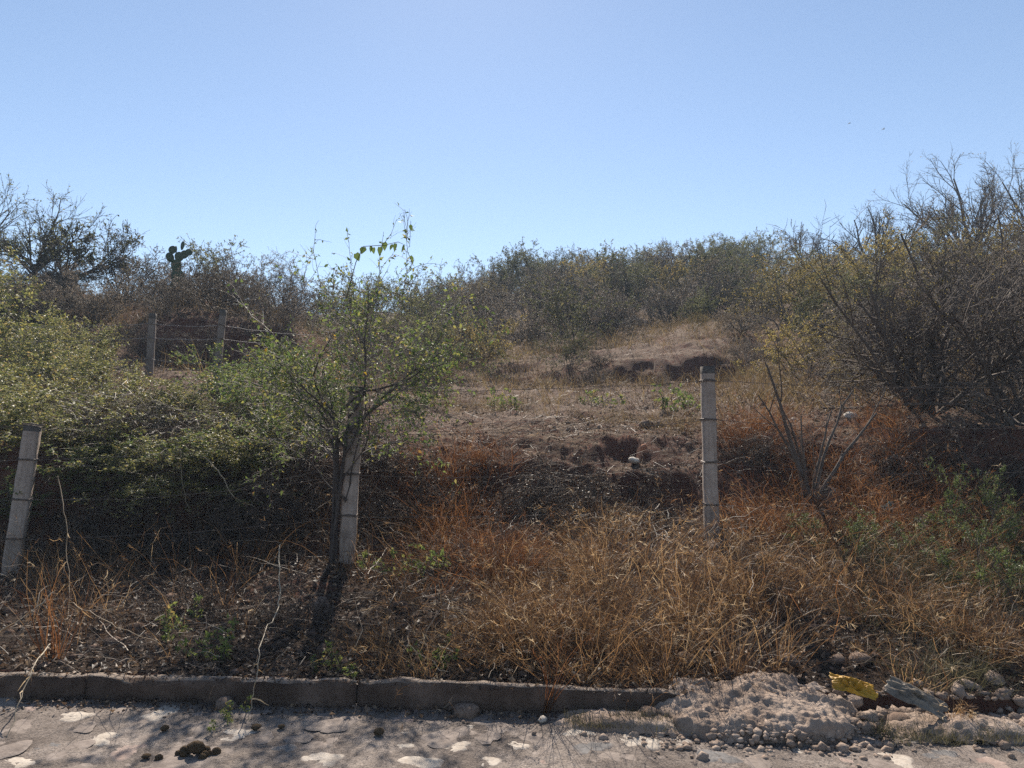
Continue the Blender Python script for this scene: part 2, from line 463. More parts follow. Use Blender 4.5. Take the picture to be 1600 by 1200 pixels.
xr = np.concatenate([np.arange(0, 5.5, 0.045), np.arange(5.5, 9.5, 0.08), np.arange(9.5, 22, 0.25), geo(22, 700, 36), [700]])
xs = np.concatenate([-xr[:0:-1], xr])
ys = np.concatenate([[-300, -60, -10, 0, 3], np.arange(4.0, 9.5, 0.032), np.arange(9.5, 20, 0.09), np.arange(20, 70, 0.45), geo(70, 900, 24), [900]])
gx, gy = np.meshgrid(xs, ys)
gzv = ground_z(gx, gy)
nx, ny = len(xs), len(ys)
ii = np.arange(nx * ny).reshape(ny, nx)
quads = np.stack([ii[:-1, :-1], ii[:-1, 1:], ii[1:, 1:], ii[1:, :-1]], -1).reshape(-1, 4)
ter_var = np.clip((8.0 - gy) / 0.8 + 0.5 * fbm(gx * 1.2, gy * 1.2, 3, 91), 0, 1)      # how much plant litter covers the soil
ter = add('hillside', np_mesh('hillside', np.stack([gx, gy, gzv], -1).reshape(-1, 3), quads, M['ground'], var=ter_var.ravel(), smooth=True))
tag(ter, kind='structure')


def road_z(x, y):
    return road_z0(x) + 0.012 * fbm(x * 2.6, y * 2.6, 4, 71) + 0.008 * fbm(x * 13, y * 13, 4, 81)


# ---- road
xr = np.concatenate([np.arange(0, 3.6, 0.03), np.arange(3.6, 60, 0.8)])
rx = np.concatenate([-xr[:0:-1], xr])
rt = np.concatenate([np.linspace(0, 1.3, 70), np.linspace(1.35, 2.5, 20), np.linspace(2.8, 14, 14)])
RX, RT = np.meshgrid(rx, rt)
RY = kerb_y(RX) + 0.02 - RT
ii = np.arange(RX.size).reshape(RX.shape)
quads = np.stack([ii[:-1, :-1], ii[1:, :-1], ii[1:, 1:], ii[:-1, 1:]], -1).reshape(-1, 4)
road = add('road', np_mesh('road', np.stack([RX, RY, road_z(RX, RY)], -1).reshape(-1, 3), quads, M['road'], smooth=True))
tag(road, kind='structure')


def stone_material(name, stops):
    m, nt, out = mat(name)
    tc = N(nt, 'ShaderNodeTexCoord'); ge = N(nt, 'ShaderNodeNewGeometry')
    pos = ge.outputs['Position']
    at_ = N(nt, 'ShaderNodeAttribute', attribute_name='var')
    c = ramp(nt, stops, noise(nt, 9, 6, .65, pos))
    c = mixc(nt, .5, c, ramp(nt, [(.3, (.55, .5, .46)), (.6, (1, 1, 1))], noise(nt, 45, 4, .7, pos)), 'MULTIPLY')
    ad = N(nt, 'ShaderNodeMath', operation='ADD'); nt.links.new(at_.outputs['Fac'], ad.inputs[0])
    mu = N(nt, 'ShaderNodeMath', operation='MULTIPLY'); mu.inputs[1].default_value = 1.0
    nt.links.new(noise(nt, 32, 8, .75, pos), mu.inputs[0]); nt.links.new(mu.outputs[0], ad.inputs[1])
    f = ramp(nt, [(.60, (0, 0, 0)), (.92, (1, 1, 1))], ad.outputs[0])
    c = mixc(nt, f, (.205, .168, .145), c)
    p = N(nt, 'ShaderNodeBsdfPrincipled'); p.inputs['Roughness'].default_value = .85; p.inputs['Specular IOR Level'].default_value = .2
    nt.links.new(c, p.inputs['Base Color'])
    b = N(nt, 'ShaderNodeBump'); b.inputs['Strength'].default_value = .7; b.inputs['Distance'].default_value = .012
    nt.links.new(noise(nt, 30, 6, .7, pos), b.inputs['Height']); nt.links.new(b.outputs[0], p.inputs['Normal'])
    nt.links.new(p.outputs[0], out.inputs[0])
    return m


M['pave_white'] = stone_material('pale_paving_stone', [(.25, (.30, .25, .205)), (.5, (.43, .375, .315)), (.75, (.52, .46, .395))])
M['pave_grey'] = stone_material('grey_paving_stone', [(.3, (.09, .085, .085)), (.7, (.20, .188, .18))])
M['pave_pink'] = stone_material('pinkish_paving_stone', [(.3, (.22, .155, .13)), (.7, (.36, .28, .235))])


def stone_mesh(seed, m):
    r = np.random.default_rng(seed)
    n = 26
    th = np.linspace(0, 2 * math.pi, n, endpoint=False)
    rad = 0.5 * (1 + 0.20 * np.sin(2 * th + r.uniform(0, 6)) * r.uniform(.3, 1) + 0.13 * np.sin(3 * th + r.uniform(0, 6)) + 0.08 * np.sin(5 * th + r.uniform(0, 6)) + 0.05 * r.normal(size=n))
    rings = []; var = []
    for k, (s, z, a) in enumerate(((1.16, -0.06, 0), (1.06, -0.005, .12), (0.88, 0.018, .42), (0.6, 0.028, .6), (0.25, 0.03, .7))):
        rings.append(np.stack([np.cos(th) * rad * s, np.sin(th) * rad * s, np.full(n, z) + (r.normal(size=n) * 0.007 if k > 1 else 0)], -1))
        var += [a] * n
    v = np.concatenate(rings + [np.array([[0, 0, 0.03]])]); var.append(.7)
    K = len(rings)
    q = [(k * n + i, k * n + (i + 1) % n, (k + 1) * n + (i + 1) % n, (k + 1) * n + i) for k in range(K - 1) for i in range(n)]
    t = [((K - 1) * n + i, (K - 1) * n + (i + 1) % n, K * n) for i in range(n)]
    return np_mesh('paving_stone', v, [np.array(q), np.array(t)], m, np.array(var), smooth=True)


stone_p = {k: [stone_mesh(s + 10 * j, M[k]) for s in range(5)] for j, k in enumerate(('pave_white', 'pave_grey', 'pave_pink'))}
STONES = [(245, 1112, 55, 'w'), (117, 1120, 46, 'w'), (150, 1152, 55, 'w'), (20, 1190, 60, 'w'), (367, 1147, 55, 'w'), (372, 1100, 26, 'w'), (635, 1117, 50, 'p'),
          (740, 1134, 22, 'w'), (645, 1143, 46, 'w'), (620, 1166, 48, 'w'), (712, 1167, 44, 'w'), (655, 1191, 60, 'w'), (757, 1187, 42, 'w'), (502, 1188, 56, 'w'),
          (532, 1155, 34, 'p'), (900, 1142, 56, 'w'), (925, 1169, 48, 'g'), (997, 1159, 66, 'w'), (1060, 1157, 34, 'w'), (1120, 1184, 52, 'g'), (1165, 1162, 26, 'w'),
          (1225, 1188, 34, 'g'), (1246, 1167, 38, 'w'), (1305, 1156, 38, 'w'), (1322, 1191, 34, 'p'), (1397, 1189, 54, 'w'), (1492, 1152, 40, 'p'), (1587, 1170, 54, 'g'),
          (1470, 1181, 44, 'g'), (805, 1130, 36, 'w'), (810, 1162, 30, 'w'), (200, 1172, 46, 'p'), (72, 1165, 38, 'g'), (440, 1172, 40, 'g'), (560, 1126, 26, 'p'),
          (1550, 1195, 50, 'p'), (860, 1192, 40, 'p'), (1420, 1160, 30, 'g'), (320, 1122, 30, 'p'), (60, 1103, 36, 'p'), (470, 1128, 36, 'g')]
keyname = {'w': 'pave_white', 'g': 'pave_grey', 'p': 'pave_pink'}
for i, (px, py, w, k) in enumerate(STONES):
    p = on_road(px, py)
    o = add('stone', RN.choice(stone_p[keyname[k]]), road)
    s = w / F * p.y * 1.08
    o.location = (p.x, p.y, float(road_z(np.array(p.x), np.array(p.y))) - 0.003)
    o.scale = (s, s * RN.uniform(0.7, 1.1), s * 0.7 if s > 0.12 else 0.09)
    o.rotation_euler = (0, 0, RN.uniform(-0.5, 0.5))
M['pave_dust'] = stone_material('dust_covered_paving_stone', [(.3, (.15, .12, .103)), (.55, (.225, .185, .16)), (.75, (.31, .26, .226))])
dust_p = [stone_mesh(90 + k, M['pave_dust']) for k in range(6)]
taken = [(on_road(a, b), w_ / F * 4 * .62) for a, b, w_, _ in STONES]
tries = 0; n_dust = 0
while n_dust < 120 and tries < 6000:          # cobbles under a skin of mortar and dust
    tries += 1
    x = RN.uniform(-2.7, 2.7); y = float(kerb_y(np.array(x))) - RN.uniform(.06, .98); s_ = RN.uniform(.10, .22)
    if any((q.x - x) ** 2 + ((q.y - y) * 1.3) ** 2 < ((w_ + s_ * .5) * .8) ** 2 for q, w_ in taken): continue
    taken.append((Vector((x, y, 0)), s_ * .5)); n_dust += 1
    o = add('stone', RN.choice(dust_p), road)
    o.location = (x, y, float(road_z(np.array(x), np.array(y))) + RN.uniform(-.003, .0015))
    o.scale = (s_, s_ * RN.uniform(.7, 1), s_ * RN.uniform(.25, .5)); o.rotation_euler = (RN.gauss(0, .012), RN.gauss(0, .012), RN.uniform(0, 6))
for i in range(26):          # the same paving goes on just outside the frame
    x = RN.choice((-1, 1)) * RN.uniform(2.3, 4.2) if i % 2 else RN.uniform(-2.5, 2.5)
    y = RN.uniform(2.4, 3.8) if i % 2 else RN.uniform(2.3, 3.1)
    o = add('stone', RN.choice(stone_p[RN.choice(list(keyname.values()))]), road)
    s = RN.uniform(0.12, 0.24)
    o.location = (x, y, float(road_z(np.array(x), np.array(y))) - 0.003); o.scale = (s, s, s * 0.7)
    o.rotation_euler = (0, 0, RN.uniform(0, 6))

# ---- kerb, cast in lengths
kerb = tag(empty('kerb', (0, 0, 0)), kind='structure')


def kerb_block(x0, x1, seed):
    n = int((x1 - x0) / 0.03)
    X = np.linspace(x0, x1, n)
    prof = [(-0.0, -0.08), (-0.004, 0.02), (0.0, 0.06), (0.003, 0.108), (0.014, 0.130), (0.035, 0.137), (0.065, 0.136), (0.09, 0.130), (0.10, 0.08), (0.10, -0.05)]
    V = []
    for j, (dy, dz) in enumerate(prof):
        hh = 0.82 + 0.14 * np.exp(-((X - 0.1) / 1.0) ** 2) + 0.16 * fbm(X * 1.3, X * 0, 3, 77)
        w = 0.020 * fbm(X * 3, np.full(n, j * 0.35), 4, seed) + 0.006 * fbm(X * 14, np.full(n, j * 0.9), 3, seed + 3)
        zz = dz * (hh if dz > 0 else 1) + (0.020 * fbm(X * 5, np.full(n, j * 0.5), 4, seed + 7) if 2 < j < 8 else 0)
        V.append(np.stack([X, kerb_y(X) + dy + w, road_z0(X) + zz], -1))
    V = np.array(V)
    m = len(prof)
    ii = np.arange(m * n).reshape(m, n)
    q = np.stack([ii[:-1, :-1], ii[:-1, 1:], ii[1:, 1:], ii[1:, :-1]], -1).reshape(-1, 4)
    caps = [np.array([ii[:, 0][::-1]]), np.array([ii[:, -1]])]
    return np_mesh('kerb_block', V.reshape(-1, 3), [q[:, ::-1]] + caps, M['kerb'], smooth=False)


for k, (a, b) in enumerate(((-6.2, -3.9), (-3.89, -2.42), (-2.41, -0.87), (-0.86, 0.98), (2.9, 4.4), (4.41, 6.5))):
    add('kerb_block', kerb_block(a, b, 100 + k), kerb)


# ------------------------------------------------------------------ blades, stems, leaves as numpy batches
def ribbons(base, d0, length, width, nseg=4, droop=0.6, bend=0.5, wander=0.0, rg=RG, taper=0.15):
    n = len(base)
    bend_v = rg.normal(size=(n, 3)); bend_v[:, 2] = 0; bend_v = norm(bend_v)
    bb = (bend * rg.uniform(0.2, 1.6, n))[:, None]; dr = (droop * rg.uniform(0, 1.8, n))[:, None]
    p = base.copy(); pts = [p.copy()]; ds = []
    step = (length / nseg)[:, None]
    d = norm(d0)
    for k in range(nseg):
        t = (k + 0.5) / nseg
        dk = d0 + bend_v * bb * t + np.array([0, 0, -1.0]) * dr * t * t
        if wander: dk = dk + rg.normal(size=(n, 3)) * wander
        d = norm(dk); ds.append(d)
        p = p + d * step; pts.append(p.copy())
    pts = np.stack(pts, 1)
    side = norm(np.cross(norm(d0), rg.normal(size=(n, 3))))
    w = np.linspace(1, taper, nseg + 1)[None, :, None] * width[:, None, None] * 0.5
    V = np.stack([pts - side[:, None] * w, pts + side[:, None] * w], 2)   # n, nseg+1, 2, 3
    off = (np.arange(n) * (nseg + 1) * 2)[:, None]
    k = np.arange(nseg)[None] * 2
    Fq = np.stack([off + k, off + k + 1, off + k + 3, off + k + 2], -1).reshape(-1, 4)
    return V.reshape(-1, 3), Fq, (nseg + 1) * 2, pts


def leafs(pos, axis_, length, width, fold=0.25, rg=RG, curl=0.2):
    """six point leaves folded along the midrib: 4 triangles each"""
    n = len(pos)
    a = norm(axis_)
    s = norm(np.cross(a, rg.normal(size=(n, 3)))); nn = np.cross(a, s)
    L = length[:, None]; W = width[:, None]
    b = pos
    m = pos + a * L * 0.45 + nn * L * curl * 0.15
    t = pos + a * L - nn * L * curl
    l = pos + a * L * 0.42 + s * W * 0.5 + nn * W * fold
    r = pos + a * L * 0.42 - s * W * 0.5 + nn * W * fold
    V = np.stack([b, l, m, r, t], 1).reshape(-1, 3)
    o = (np.arange(n) * 5)[:, None]
    T = np.concatenate([o + np.array([[0, 2, 1]]), o + np.array([[0, 3, 2]]), o + np.array([[1, 2, 4]]), o + np.array([[2, 3, 4]])], 0)
    return V, T, 5


class Batch:
    def __init__(s): s.v = []; s.f = {}; s.var = []; s.n = 0
    def add(s, V, Fc, per, var):
        s.v.append(V); s.f.setdefault(Fc.shape[1], []).append(Fc + s.n); s.n += len(V)
        s.var.append(np.repeat(var, per) if per else var)
    def mesh(s, name, m, smooth=False):
        return np_mesh(name, np.concatenate(s.v), [np.concatenate(f) for f in s.f.values()], m, np.concatenate(s.var), smooth)


# ------------------------------------------------------------------ plant growth
class Out:
    def __init__(s): s.ch = {}; s.leaf = []


def rnd_perp(d, R):
    v = Vector((R.gauss(0, 1), R.gauss(0, 1), R.gauss(0, 1)))
    v = v - d * v.dot(d)
    return v.normalized() if v.length > 1e-6 else Vector((1, 0, 0))


def grow(R, p, d, L, r, lv, spec, out):
    s = spec[lv]; n = s['n']
    pts = [p.copy()]; dirs = [d.copy()]
    for i in range(n):
        g = s['wander']
        d = d + Vector((R.gauss(0, g), R.gauss(0, g), R.gauss(0, g) + s['up']))
        d.normalize()
        p = p + d * (L / n); pts.append(p); dirs.append(d.copy())
    rt = r * s.get('taper', 0.5)
    out.ch.setdefault((lv, n), []).append((pts, r, rt))
    if lv + 1 < len(spec):
        c = s['kids']
        for k in range(c):
            t = s['t0'] + (1 - s['t0']) * (k + R.random()) / c
            f = t * n; i = min(int(f), n - 1)
            q = pts[i].lerp(pts[i + 1], f - i)
            dd = dirs[i + 1]
            ang = math.radians(R.gauss(s['ang'], s['ang'] * 0.25))
            nd = (dd * math.cos(ang) + rnd_perp(dd, R) * math.sin(ang)).normalized()
            Lc = L * s['ratio'] * R.uniform(0.6, 1.25) * (1.15 - 0.5 * t)
            grow(R, q, nd, Lc, max((r + (rt - r) * t) * s.get('rr', 0.6), spec[-1].get('rmin', 0.0015)), lv + 1, spec, out)
    nl = s.get('leaf', 0)
    if nl:
        for k in range(nl):
            f = R.random() * n; i = min(int(f), n - 1)
            out.leaf.append((pts[i].lerp(pts[i + 1], f - i), dirs[i + 1]))


def tubes(chs, n, sides):
    P = np.array([[tuple(q) for q in c[0]] for c in chs], float)      # m, n+1, 3
    r0 = np.array([c[1] for c in chs]); r1 = np.array([c[2] for c in chs])
    T = np.empty_like(P)
    T[:, 1:-1] = P[:, 2:] - P[:, :-2]; T[:, 0] = P[:, 1] - P[:, 0]; T[:, -1] = P[:, -1] - P[:, -2]
    T = norm(T)
    ref = np.cross(norm(P[:, -1] - P[:, 0]), np.array([0.31, 0.77, 0.55])); ref = norm(ref)[:, None]
    U = norm(ref - T * np.sum(ref * T, -1, keepdims=True)); W = np.cross(T, U)
    rad = r0[:, None] + (r1 - r0)[:, None] * np.linspace(0, 1, n + 1)[None]
    th = np.linspace(0, 2 * math.pi, sides, endpoint=False)
    V = P[:, :, None] + rad[:, :, None, None] * (U[:, :, None] * np.cos(th)[None, None, :, None] + W[:, :, None] * np.sin(th)[None, None, :, None])
    m = len(chs)
    per = (n + 1) * sides
    o = (np.arange(m) * per)[:, None, None]
    k = (np.arange(n) * sides)[None, :, None]; s = np.arange(sides)[None, None]; s2 = (s + 1) % sides
    Fq = np.stack([o + k + s, o + k + s2, o + k + sides + s2, o + k + sides + s], -1).reshape(-1, 4)
    return V.reshape(-1, 3), Fq, per


def plant_meshes(out, trunk_lv, bark, leaf_mat, lsize, laspect=0.5, seed=0, ltop=0.0, var_shift=0.0, hang=0.0, bark2=None):
    """returns (trunk mesh, branchwork mesh, foliage mesh)"""
    rg = np.random.default_rng(seed)
    tb, bb = Batch(), Batch()
    for (lv, n), chs in sorted(out.ch.items()):
        sides = 7 if lv == 0 and trunk_lv > 0 else 5 if lv < trunk_lv else 3
        V, Fq, per = tubes(chs, n, sides)
        (tb if lv < trunk_lv else bb).add(V, Fq, per, rg.uniform(size=len(chs)))
    tm = tb.mesh('trunk', bark, True) if tb.n else None
    bm = bb.mesh('branchwork', bark2 or bark, True) if bb.n else None
    fm = None
    if out.leaf:
        pos = np.array([tuple(a) for a, b in out.leaf]); ax = np.array([tuple(b) for a, b in out.leaf])
        n = len(pos)
        ax = norm(ax * 0.5 + rg.normal(size=(n, 3)) * 0.6 + np.array([0, 0, -hang]))
        L = lsize * rg.uniform(0.55, 1.35, n)
        V, T, per = leafs(pos, ax, L, L * laspect, rg=rg)
        var = np.clip(rg.beta(1.6, 2.0, n) + var_shift + 0.12 * fbm(pos[:, 0] * 2, pos[:, 2] * 2 + pos[:, 1], 2, seed), 0, 1)
        fb = Batch(); fb.add(V, T, per, var)
        fm = fb.mesh('foliage', leaf_mat)
    return tm, bm, fm


def plant_obj(name, meshes, loc, rz=0, scale=1, label=None, cat='bush', group=None):
    root = empty(name, loc, rz)
    root.scale = scale if isinstance(scale, tuple) else (scale,) * 3
    for nm, me in zip(('trunk', 'branchwork', 'foliage'), meshes):
        if me:
            o = add(nm, me, root)
            if nm != 'trunk': o['kind'] = 'stuff'
    tag(root, label, cat, group)
    return root


def copy_tree(o, parent=None):
    c = o.copy(); COL.objects.link(c)
    if parent: c.parent = parent
    for ch in o.children: copy_tree(ch, c)
    return c


def bush_out(seed, H=1.6, W=1.0, stems=9, kids=(6, 5, 4), leaf=(0, 0, 2, 5), r=0.016, ang=38, wander=0.16, up=0.03, lean=0.75, flat=0.0, rmin=0.0022, droop=0.0, nseg=(5, 4, 3, 3)):
    R = random.Random(seed); out = Out()
    spec = [dict(n=nseg[0], wander=wander, up=up, kids=kids[0], t0=0.18, ang=ang, ratio=0.55, taper=0.4, rr=0.6, leaf=leaf[0]),
            dict(n=nseg[1], wander=wander, up=up * 0.6 - droop, kids=kids[1], t0=0.15, ang=ang, ratio=0.55, taper=0.45, rr=0.6, leaf=leaf[1]),
            dict(n=nseg[2], wander=wander * 1.2, up=-droop, kids=kids[2], t0=0.1, ang=ang + 8, ratio=0.5, taper=0.5, rr=0.7, leaf=leaf[2]),
            dict(n=nseg[3], wander=wander * 1.3, up=-droop, taper=0.5, leaf=leaf[3], rmin=rmin)]
    for k in range(stems):
        az = 2 * math.pi * (k + R.random()) / stems
        ln = lean * R.uniform(0.15, 1.25)
        d = Vector((math.cos(az) * ln * W, math.sin(az) * ln * W, 1 - flat)).normalized()
        L = H * R.uniform(0.65, 1.1) * (1 + 0.25 * ln)
        b = Vector((R.gauss(0, 0.09), R.gauss(0, 0.09), -0.05))
        grow(R, b, d, L, r * R.uniform(0.6, 1.2), 0, spec, out)
    return out


def tree_out(seed, H, trunk=0.25, r=0.09, limbs=8, kids=(5, 5, 5), leaf=(0, 0, 0, 1, 4), spread=55, up=0.02, wander=0.14, rmin=0.004, lean=(0, 0), fan=30):
    R = random.Random(seed); out = Out()
    spec = [dict(n=5, wander=0.06, up=0.03, kids=limbs, t0=0.55, ang=spread, ratio=0.62 / max(trunk, 0.15) * 0.8, taper=0.7, rr=0.55),
            dict(n=6, wander=wander, up=up, kids=kids[0], t0=0.2, ang=fan, ratio=0.58, taper=0.4, rr=0.6, leaf=leaf[1]),
            dict(n=4, wander=wander, up=up, kids=kids[1], t0=0.2, ang=fan, ratio=0.58, taper=0.45, rr=0.6, leaf=leaf[2]),
            dict(n=4, wander=wander, up=up * 0.5, kids=kids[2], t0=0.15, ang=fan * 1.1, ratio=0.55, taper=0.5, rr=0.65, leaf=leaf[3]),
            dict(n=2, wander=wander * 1.2, up=0, taper=0.5, leaf=leaf[4], rmin=rmin)]
    grow(R, Vector((0, 0, -0.1)), Vector((lean[0], lean[1], 1)).normalized(), H * trunk, r, 0, spec, out)
    return out


# ------------------------------------------------------------------ fence of concrete posts
def post_mesh(h, w, seed):
    n = 26
    z = np.concatenate([[-0.3], np.linspace(0, h, n)])
    c = w * 0.12
    prof = np.array([(-w / 2 + c, -w / 2), (w / 2 - c, -w / 2), (w / 2, -w / 2 + c), (w / 2, w / 2 - c), (w / 2 - c, w / 2), (-w / 2 + c, w / 2), (-w / 2, w / 2 - c), (-w / 2, -w / 2 + c)])
    V = []
    for j, zz in enumerate(z):
        tap = 1.06 - 0.10 * max(zz, 0) / h
        pr = prof * tap
        q = np.concatenate([pr, np.full((8, 1), zz)], 1)
        q[:, 0] += 0.007 * fbm(np.arange(8) * 0.9 + seed, np.full(8, zz * 7), 4, seed)
        q[:, 1] += 0.007 * fbm(np.arange(8) * 0.9 + seed + 5, np.full(8, zz * 6), 3, seed + 2)
        if j == len(z) - 1: q[:, 2] += 0.008 * fbm(np.arange(8) * 0.9, np.zeros(8), 2, seed)
        V.append(q)
    m = len(z)
    V = np.concatenate(V)
    q = [(j * 8 + i, j * 8 + (i + 1) % 8, (j + 1) * 8 + (i + 1) % 8, (j + 1) * 8 + i) for j in range(m - 1) for i in range(8)]
    midx = [1 if z[j] > h - 0.10 else 0 for j in range(m - 1) for i in range(8)] + [1]
    return np_mesh('post', V, [np.array(q), np.array([[(m - 1) * 8 + i for i in range(8)]])], mats=[M['concrete'], M['moss']], midx=midx)


def tie_mesh(w, seed):
    R = random.Random(seed); r = 0.0042
    pts = []
    a = w / 2 + 0.004
    for (x, y) in ((-a, -a), (0, -a - 0.002), (a, -a), (a, a), (-a, a), (-a, -a)):
        pts.append(Vector((x, y, R.gauss(0, 0.004))))
    V, Fq, per = tubes([(pts, r, r)], 5, 5)
    pts2 = [q + Vector((0, 0, 0.009 + R.gauss(0, .002))) for q in pts]
    V2, F2, _ = tubes([(pts2, r, r)], 5, 5)
    return np_mesh('wire_tie', np.concatenate([V, V2]), np.concatenate([Fq, F2 + len(V)]), M['wire'])


def wire_mesh(pts, m, r=0.002, sag=0.03, seed=0):
    R = random.Random(seed)
    P = []; n = 12
    for a, b in zip(pts[:-1], pts[1:]):
        for k in range(n):
            t = k / n
            q = a.lerp(b, t); q.z -= sag * 4 * t * (1 - t) - R.gauss(0, 0.004); q.y += R.gauss(0, 0.003)
            P.append(q)
    P.append(pts[-1].copy())
    bt = Batch()
    V, Fq, per = tubes([(P, r, r)], len(P) - 1, 4); bt.add(V, Fq, per, np.zeros(1))
    barbs = []
    for a, b in zip(P[:-1], P[1:]):
        for k in range(2):
            c = a.lerp(b, (k + 0.5) / 2)
            v = Vector((R.gauss(0, .3), R.gauss(0, 1), R.gauss(0, 1))).normalized() * 0.016
            barbs.append(([c - v, c + v], r * 0.8, r * 0.4))
    V, Fq, per = tubes(barbs, 1, 3)
    bt.add(V, Fq, per, np.zeros(len(barbs)))
    return bt.mesh('barbed_wire', m)


fence = tag(empty('wire_fence', on_ground(800, 6.6)), 'front barbed wire fence of three grey concrete posts on the verge above the kerb', 'fence')
fl = fence.location


def fence_post(f, base, h, w, rz, tilt, seed, ties, label, far=False):
    w = w * .87
    o = add('post', post_mesh(h, w, seed), f)
    if far:
        o.data.materials[0] = M['old_post']
    o.location = base - f.location
    o.rotation_euler = (tilt[0], tilt[1], rz)
    if label: o['label'] = label
    for k, t in enumerate(ties):
        q = add('wire_tie', tie_mesh(w * 1.0, seed + k), o, (0, 0, t))
    bpy.context.view_layer.update()
    return [o.matrix_basis @ Vector((0, -w / 2 - 0.006, t)) + f.location for t in ties]


pb = at(1112, 851, 6.5); t_r = fence_post(fence, pb, 1.56, 0.125, 0.06, (0, -0.012), 3, (1.43, 1.09, .72, .35), 'upright pale post on the right with a dark weathered top')
pb = at(541, 882, 6.6); t_m = fence_post(fence, pb, 1.58, 0.15, 0.14, (0, 0.05), 5, (1.54, 1.17, .80, .43), 'middle post half hidden behind the leafy shrub')
pb = at(18, 893, 6.8); t_l = fence_post(fence, pb, 1.34, 0.15, 0.32, (0, 0.10), 8, (1.34, 1.02, .66, .30), 'post leaning to the right at the left edge')
far_l = [p + Vector((-3.1, 0.15, 0.0)) for p in t_l]
far_r = [p + Vector((3.1, -0.1, -0.05)) for p in t_r]
for k in range(4):
    w = add('barbed_wire', wire_mesh([far_l[k] - fl, t_l[k] - fl, t_m[k] - fl, t_r[k] - fl, far_r[k] - fl], M['wire'], 0.0025, 0.03 + 0.02 * k % 0.05, 40 + k), fence)

bfence = tag(empty('wire_fence', on_ground(300, 12)), 'far barbed wire fence of thin grey posts before the dark scarp on the left', 'fence')
bl = bfence.location
b0 = at(233, 590, 12.0); b1 = at(337, 600, 11.6); b2 = at(425, 590, 13.0)
b0.z = max(b0.z - 0.1, gz(b0.x, b0.y) - 0.1); b1.z = gz(b1.x, b1.y); b2.z = gz(b2.x, b2.y)
h0 = at(237, 490, 12.0).z - b0.z; h1 = at(347, 484, 11.6).z - b1.z; h2 = at(425, 488, 13).z - b2.z
T0 = fence_post(bfence, b0, h0, .115, 0.1, (0, 0.03), 11, (h0 - .17, h0 - .40, h0 - 0.75), None, True)
T1 = fence_post(bfence, b1, h1, .11, 0.1, (0, 0.08), 13, (h1 - .25, h1 - .46, h1 - 0.85), None, True)
# (only two posts stand clear of the leaves)
#T2 = fence_post(bfence, b2, h2, .10, 0.1, (0, 0.0), 15, (h2 - .2, h2 - .5, h2 - 0.85), None, True)
TL = [p + Vector((-2.6, -0.8, -0.15)) for p in T0]
TR = [p + Vector((-0.2, -2.6, -0.3)) for p in T1]
for k in range(3):
    add('barbed_wire', wire_mesh([TL[k] - bl, T0[k] - bl, T1[k] - bl, T1[k] - bl + Vector((.9, 2.2, .1))], M['wire_grey'], 0.004, 0.03, 60 + k), bfence)

# ------------------------------------------------------------------ mound, rocks, rubbish
def rock_mesh(name, seed, m, rough=0.35, sub=2, flat=0.75):
    import bmesh
    bm = bmesh.new()
    bmesh.ops.create_icosphere(bm, subdivisions=sub, radius=0.5)
    co = np.array([v.co[:] for v in bm.verts])
    k = 1 + rough * fbm(co[:, 0] * 2.6 + seed * 3.1 + co[:, 2] * 1.7, co[:, 1] * 2.6 - co[:, 2] * 2.1, 4, seed) + rough * 0.5 * (vnoise(co[:, 0] * 5 + co[:, 2] * 4, co[:, 1] * 5 + seed, seed) - 0.5)
    co = co * k[:, None]; co[:, 2] *= flat
    fc = np.array([[v.index for v in f.verts] for f in bm.faces])
    bm.free()
    return np_mesh(name, co, fc, m, smooth=False)


def heap(name, cx, cy, rx_, ry_, h, rough, m, seed, res=0.012, rot=0.0, pw=1.0):
    n1 = int(2 * rx_ / res); n2 = int(2 * ry_ / res)
    U, V_ = np.meshgrid(np.linspace(-1, 1, n1), np.linspace(-1, 1, n2))
    X = U * rx_; Y = V_ * ry_
    r = np.sqrt(U ** 2 + V_ ** 2) * (1 + 0.28 * fbm(U * 1.8, V_ * 1.8, 3, seed))
    prof = np.clip(1 - r ** 2, -0.3, 1)
    prof = np.sign(prof) * np.abs(prof) ** pw
    wx = X + .09 * fbm(X * 5, Y * 5, 3, seed + 20); wy = Y + .09 * fbm(X * 5 + 9, Y * 5, 3, seed + 21)
    crag = 1.7 * fbm(wx * 4.2, wy * 5.5, 6, seed + 8) - 0.7 * np.abs(fbm(wx * 9, wy * 12, 4, seed + 12)) + 0.3 * fbm(X * 40, Y * 40, 3, seed + 16)
    Z = h * prof * (1 + 0.4 * fbm(X * 2.5, Y * 2.5, 3, seed + 4)) + rough * np.clip(prof + .25, 0, 1) ** .5 * (crag + .5)
    c, s = math.cos(rot), math.sin(rot)
    WX = X * c - Y * s; WY = X * s + Y * c
    base = np.where(cy + WY < kerb_y(cx + WX) - 0.01, road_z0(cx + WX), road_z0(cx + WX))
    ii = np.arange(X.size).reshape(X.shape)
    q = np.stack([ii[:-1, :-1], ii[:-1, 1:], ii[1:, 1:], ii[1:, :-1]], -1).reshape(-1, 4)
    o = add(name, np_mesh(name, np.stack([WX, WY, Z + base], -1).reshape(-1, 3), q, m, smooth=False), None, (cx, cy, 0))
    return o


mound = heap('rubble_mound', 1.36, 4.16, 0.58, 0.42, 0.115, 0.042, M['mound'], 6, 0.0085, -0.06, 0.36)
rgm = np.random.default_rng(5)
mx = 1.36 + rgm.normal(0, .38, 1800); my = 3.86 + rgm.normal(0, .11, 1800)


def mound_top(x, y, micro=True):
    q = np.clip(1 - ((x - 1.36) / .6) ** 2 - ((y - 4.08) / .36) ** 2, 0, 1)
    return road_z0(x) + .09 * q ** .5


